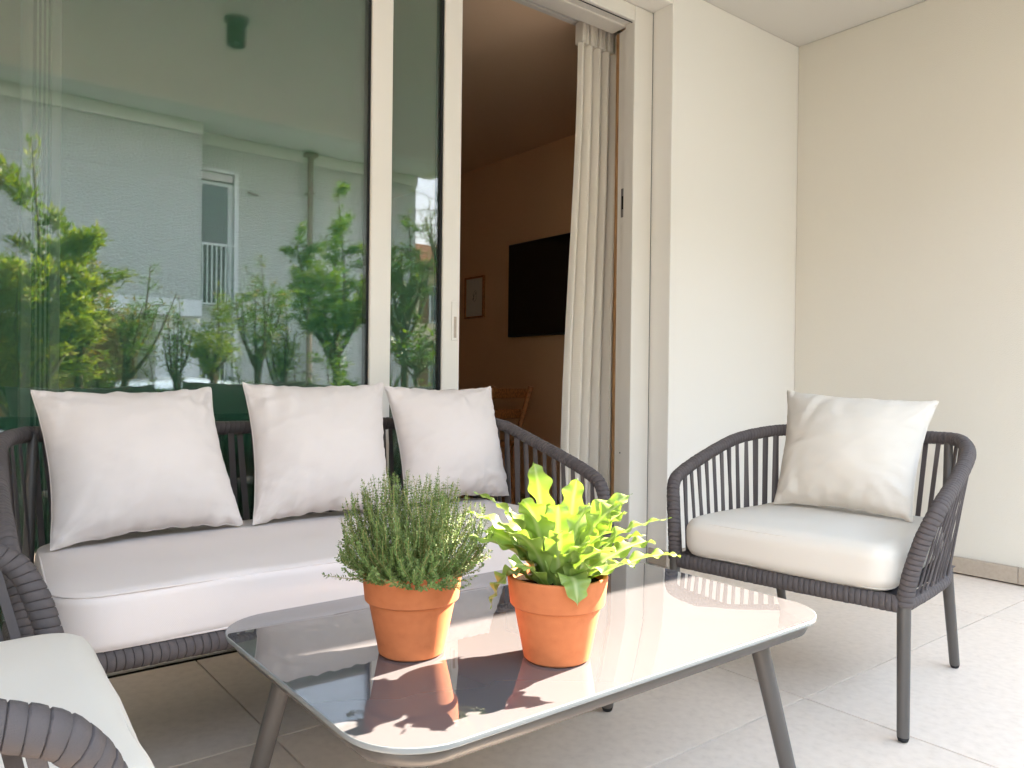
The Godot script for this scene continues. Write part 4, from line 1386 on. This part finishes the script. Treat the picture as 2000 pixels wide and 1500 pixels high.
func build_garden() -> void:
	var green := [Color(0.13, 0.19, 0.03), Color(0.25, 0.30, 0.055), Color(0.40, 0.40, 0.09)]
	var dark := [Color(0.08, 0.15, 0.03), Color(0.15, 0.23, 0.045), Color(0.26, 0.33, 0.06)]
	var tips := [Color(0.09, 0.18, 0.03), Color(0.18, 0.26, 0.05), Color(0.42, 0.24, 0.07)]
	var gold := [Color(0.12, 0.18, 0.03), Color(0.28, 0.30, 0.05), Color(0.55, 0.28, 0.06)]
	var silver := [Color(0.15, 0.18, 0.10), Color(0.22, 0.25, 0.15), Color(0.32, 0.33, 0.22)]
	var z := 2.2
	shrub("feathery_tree", "feathery light green tree at the left edge of the mirrored garden", "tree", Vector3(0.59, -0.1, 1.75), 2.63, 0.77, 0.57, 11000, 0.10, 0.15, green, 101, Vector3(0.12, 0, 0), "trees by the terrace", 17)
	shrub("shrub", "mirrored shrub with dark stem and orange-tipped crown, left of the pane's centre", "shrub", Vector3(1.02, -0.1, 1.95), 1.85, 1.30, 0.23, 1394, 0.075, 0.125, gold, 112, Vector3(0.12, 0, 0))
	shrub("shrub", "mirrored leaning shrub with pale reddish tips beside the orange-tipped one", "shrub", Vector3(1.38, -0.1, 2.28), 1.87, 1.16, 0.25, 731, 0.07, 0.125, tips, 123, Vector3(0.26, 0, 0))
	shrub("shrub", "mirrored thin upright stem with few leaves in front of the garage", "shrub", Vector3(1.94, -0.1, 2.62), 1.65, 0.92, 0.17, 391, 0.08, 0.125, tips, 134, Vector3(0.02, 0, 0))
	shrub("shrub", "mirrored leafy shrub in front of the barred window", "shrub", Vector3(2.07, -0.1, 2.02), 1.68, 0.99, 0.19, 884, 0.085, 0.125, green, 145, Vector3(0.04, 0, 0))
	shrub("shrub", "mirrored forked shrub with rows of small leaves left of the downpipe", "shrub", Vector3(2.60, -0.1, 2.42), 2.03, 1.20, 0.33, 1054, 0.075, 0.125, tips, 156, Vector3(0.04, 0, 0))
	shrub("shrub", "mirrored slender shrub just in front of the downpipe", "shrub", Vector3(2.98, -0.1, 2.70), 1.77, 0.98, 0.23, 714, 0.085, 0.125, green, 167, Vector3(0.0, 0, 0))
	shrub("dense_tree", "dense dark green tree at the right edge of the mirrored garden", "tree", Vector3(3.63, -0.1, 2.88), 2.90, 1.32, 0.54, 6000, 0.095, 0.125, dark, 178, Vector3(0.0, 0, 0), "trees by the terrace", 10)
	shrub("shrub", "mirrored low bush under the dense dark tree", "shrub", Vector3(3.49, -0.1, 2.50), 1.24, 0.46, 0.36, 1054, 0.09, 0.18, dark, 189)
	shrub("tall_tree", "green tree mirrored in the narrow strip of the sliding door", "tree", Vector3(4.67, -0.1, 3.12), 2.96, 1.63, 0.41, 1900, 0.10, 0.17, dark, 190, Vector3(0.04, 0, 0), "trees by the terrace", 9)
	shrub("shrub", "large-leaved branch mirrored halfway up the narrow door strip", "shrub", Vector3(4.56, -0.1, 2.65), 1.49, 1.08, 0.32, 272, 0.12, 0.24, dark, 201)
	shrub("olive_tree", "silvery olive tree mirrored at the top of the narrow door strip", "tree", Vector3(5.5, -0.1, z + 1.0), 3.75, 2.4, 0.6, 1900, 0.06, 0.12, silver, 212, Vector3(-0.1, 0, 0), "trees by the terrace", 10)
	shrub("shrub", "bright variegated bush at the foot of the narrow door strip", "shrub", Vector3(4.91, -0.1, 2.95), 1.16, 0.40, 0.25, 714, 0.08, 0.26, [Color(0.08, 0.14, 0.04), Color(0.26, 0.30, 0.12), Color(0.50, 0.50, 0.30)], 223)
	shrub("shrub", "mirrored low leafy bush at the foot of the feathery tree", "shrub", Vector3(0.87, -0.1, 2.15), 1.43, 0.40, 0.30, 952, 0.08, 0.125, green, 234)
	shrub("shrub", "mirrored low bush between the two orange-tipped shrubs", "shrub", Vector3(1.23, -0.1, 2.50), 1.30, 0.35, 0.30, 884, 0.08, 0.125, green, 245)
	shrub("shrub", "mirrored low bush right of the leaning shrub", "shrub", Vector3(1.75, -0.1, 2.80), 1.13, 0.35, 0.32, 714, 0.08, 0.125, green, 256)
	shrub("shrub", "mirrored low bush under the forked shrub", "shrub", Vector3(2.33, -0.1, 2.20), 1.11, 0.30, 0.33, 884, 0.08, 0.125, dark, 267)
	shrub("shrub", "mirrored low bush at the foot of the downpipe", "shrub", Vector3(3.20, -0.1, 3.05), 1.22, 0.31, 0.35, 816, 0.085, 0.125, green, 278)
	shrub("shrub", "leafy bush at the left end of the hedge, past the feathery tree", "shrub", Vector3(0.02, -0.1, z), 1.5, 0.4, 0.36, 1190, 0.08, 0.125, green, 289)
	# fan palm at the foot of the narrow strip
	var t := thing("fan_palm", "small fan palm mirrored low in the narrow door strip", "palm", Vector3(4.12, -0.1, 2.55))
	part("stem", tubes([Vector3(0, 0, 0), Vector3(0.01, 0.62, 0)], [0.03, 0.02], 8), mats.bark, t)
	for k in 15:
		var a := lerpf(0.25, PI - 0.25, k / 14.0)
		var d := Vector3(cos(a) * 0.9, sin(a), 0.25 * sin(k * 2.1))
		var tip := Vector3(0.01, 0.60, 0) + d * 0.46
		var sd := d.cross(Vector3(0, 0, 1)).normalized() * 0.014
		var s := Soup.new()
		var root := Vector3(0.01, 0.60, 0)
		var mid := root.lerp(tip, 0.55)
		s.tri(root, mid + sd, mid - sd + Vector3(0, 0, 0.006)); s.tri(tip, mid - sd + Vector3(0, 0, 0.006), mid + sd)
		s.tri(root, mid - sd - Vector3(0, 0, 0.001), mid + sd - Vector3(0, 0, 0.004)); s.tri(tip, mid + sd - Vector3(0, 0, 0.004), mid - sd - Vector3(0, 0, 0.001))
		part("leaf_blade", s.mesh(0, false), mats.palm, t)
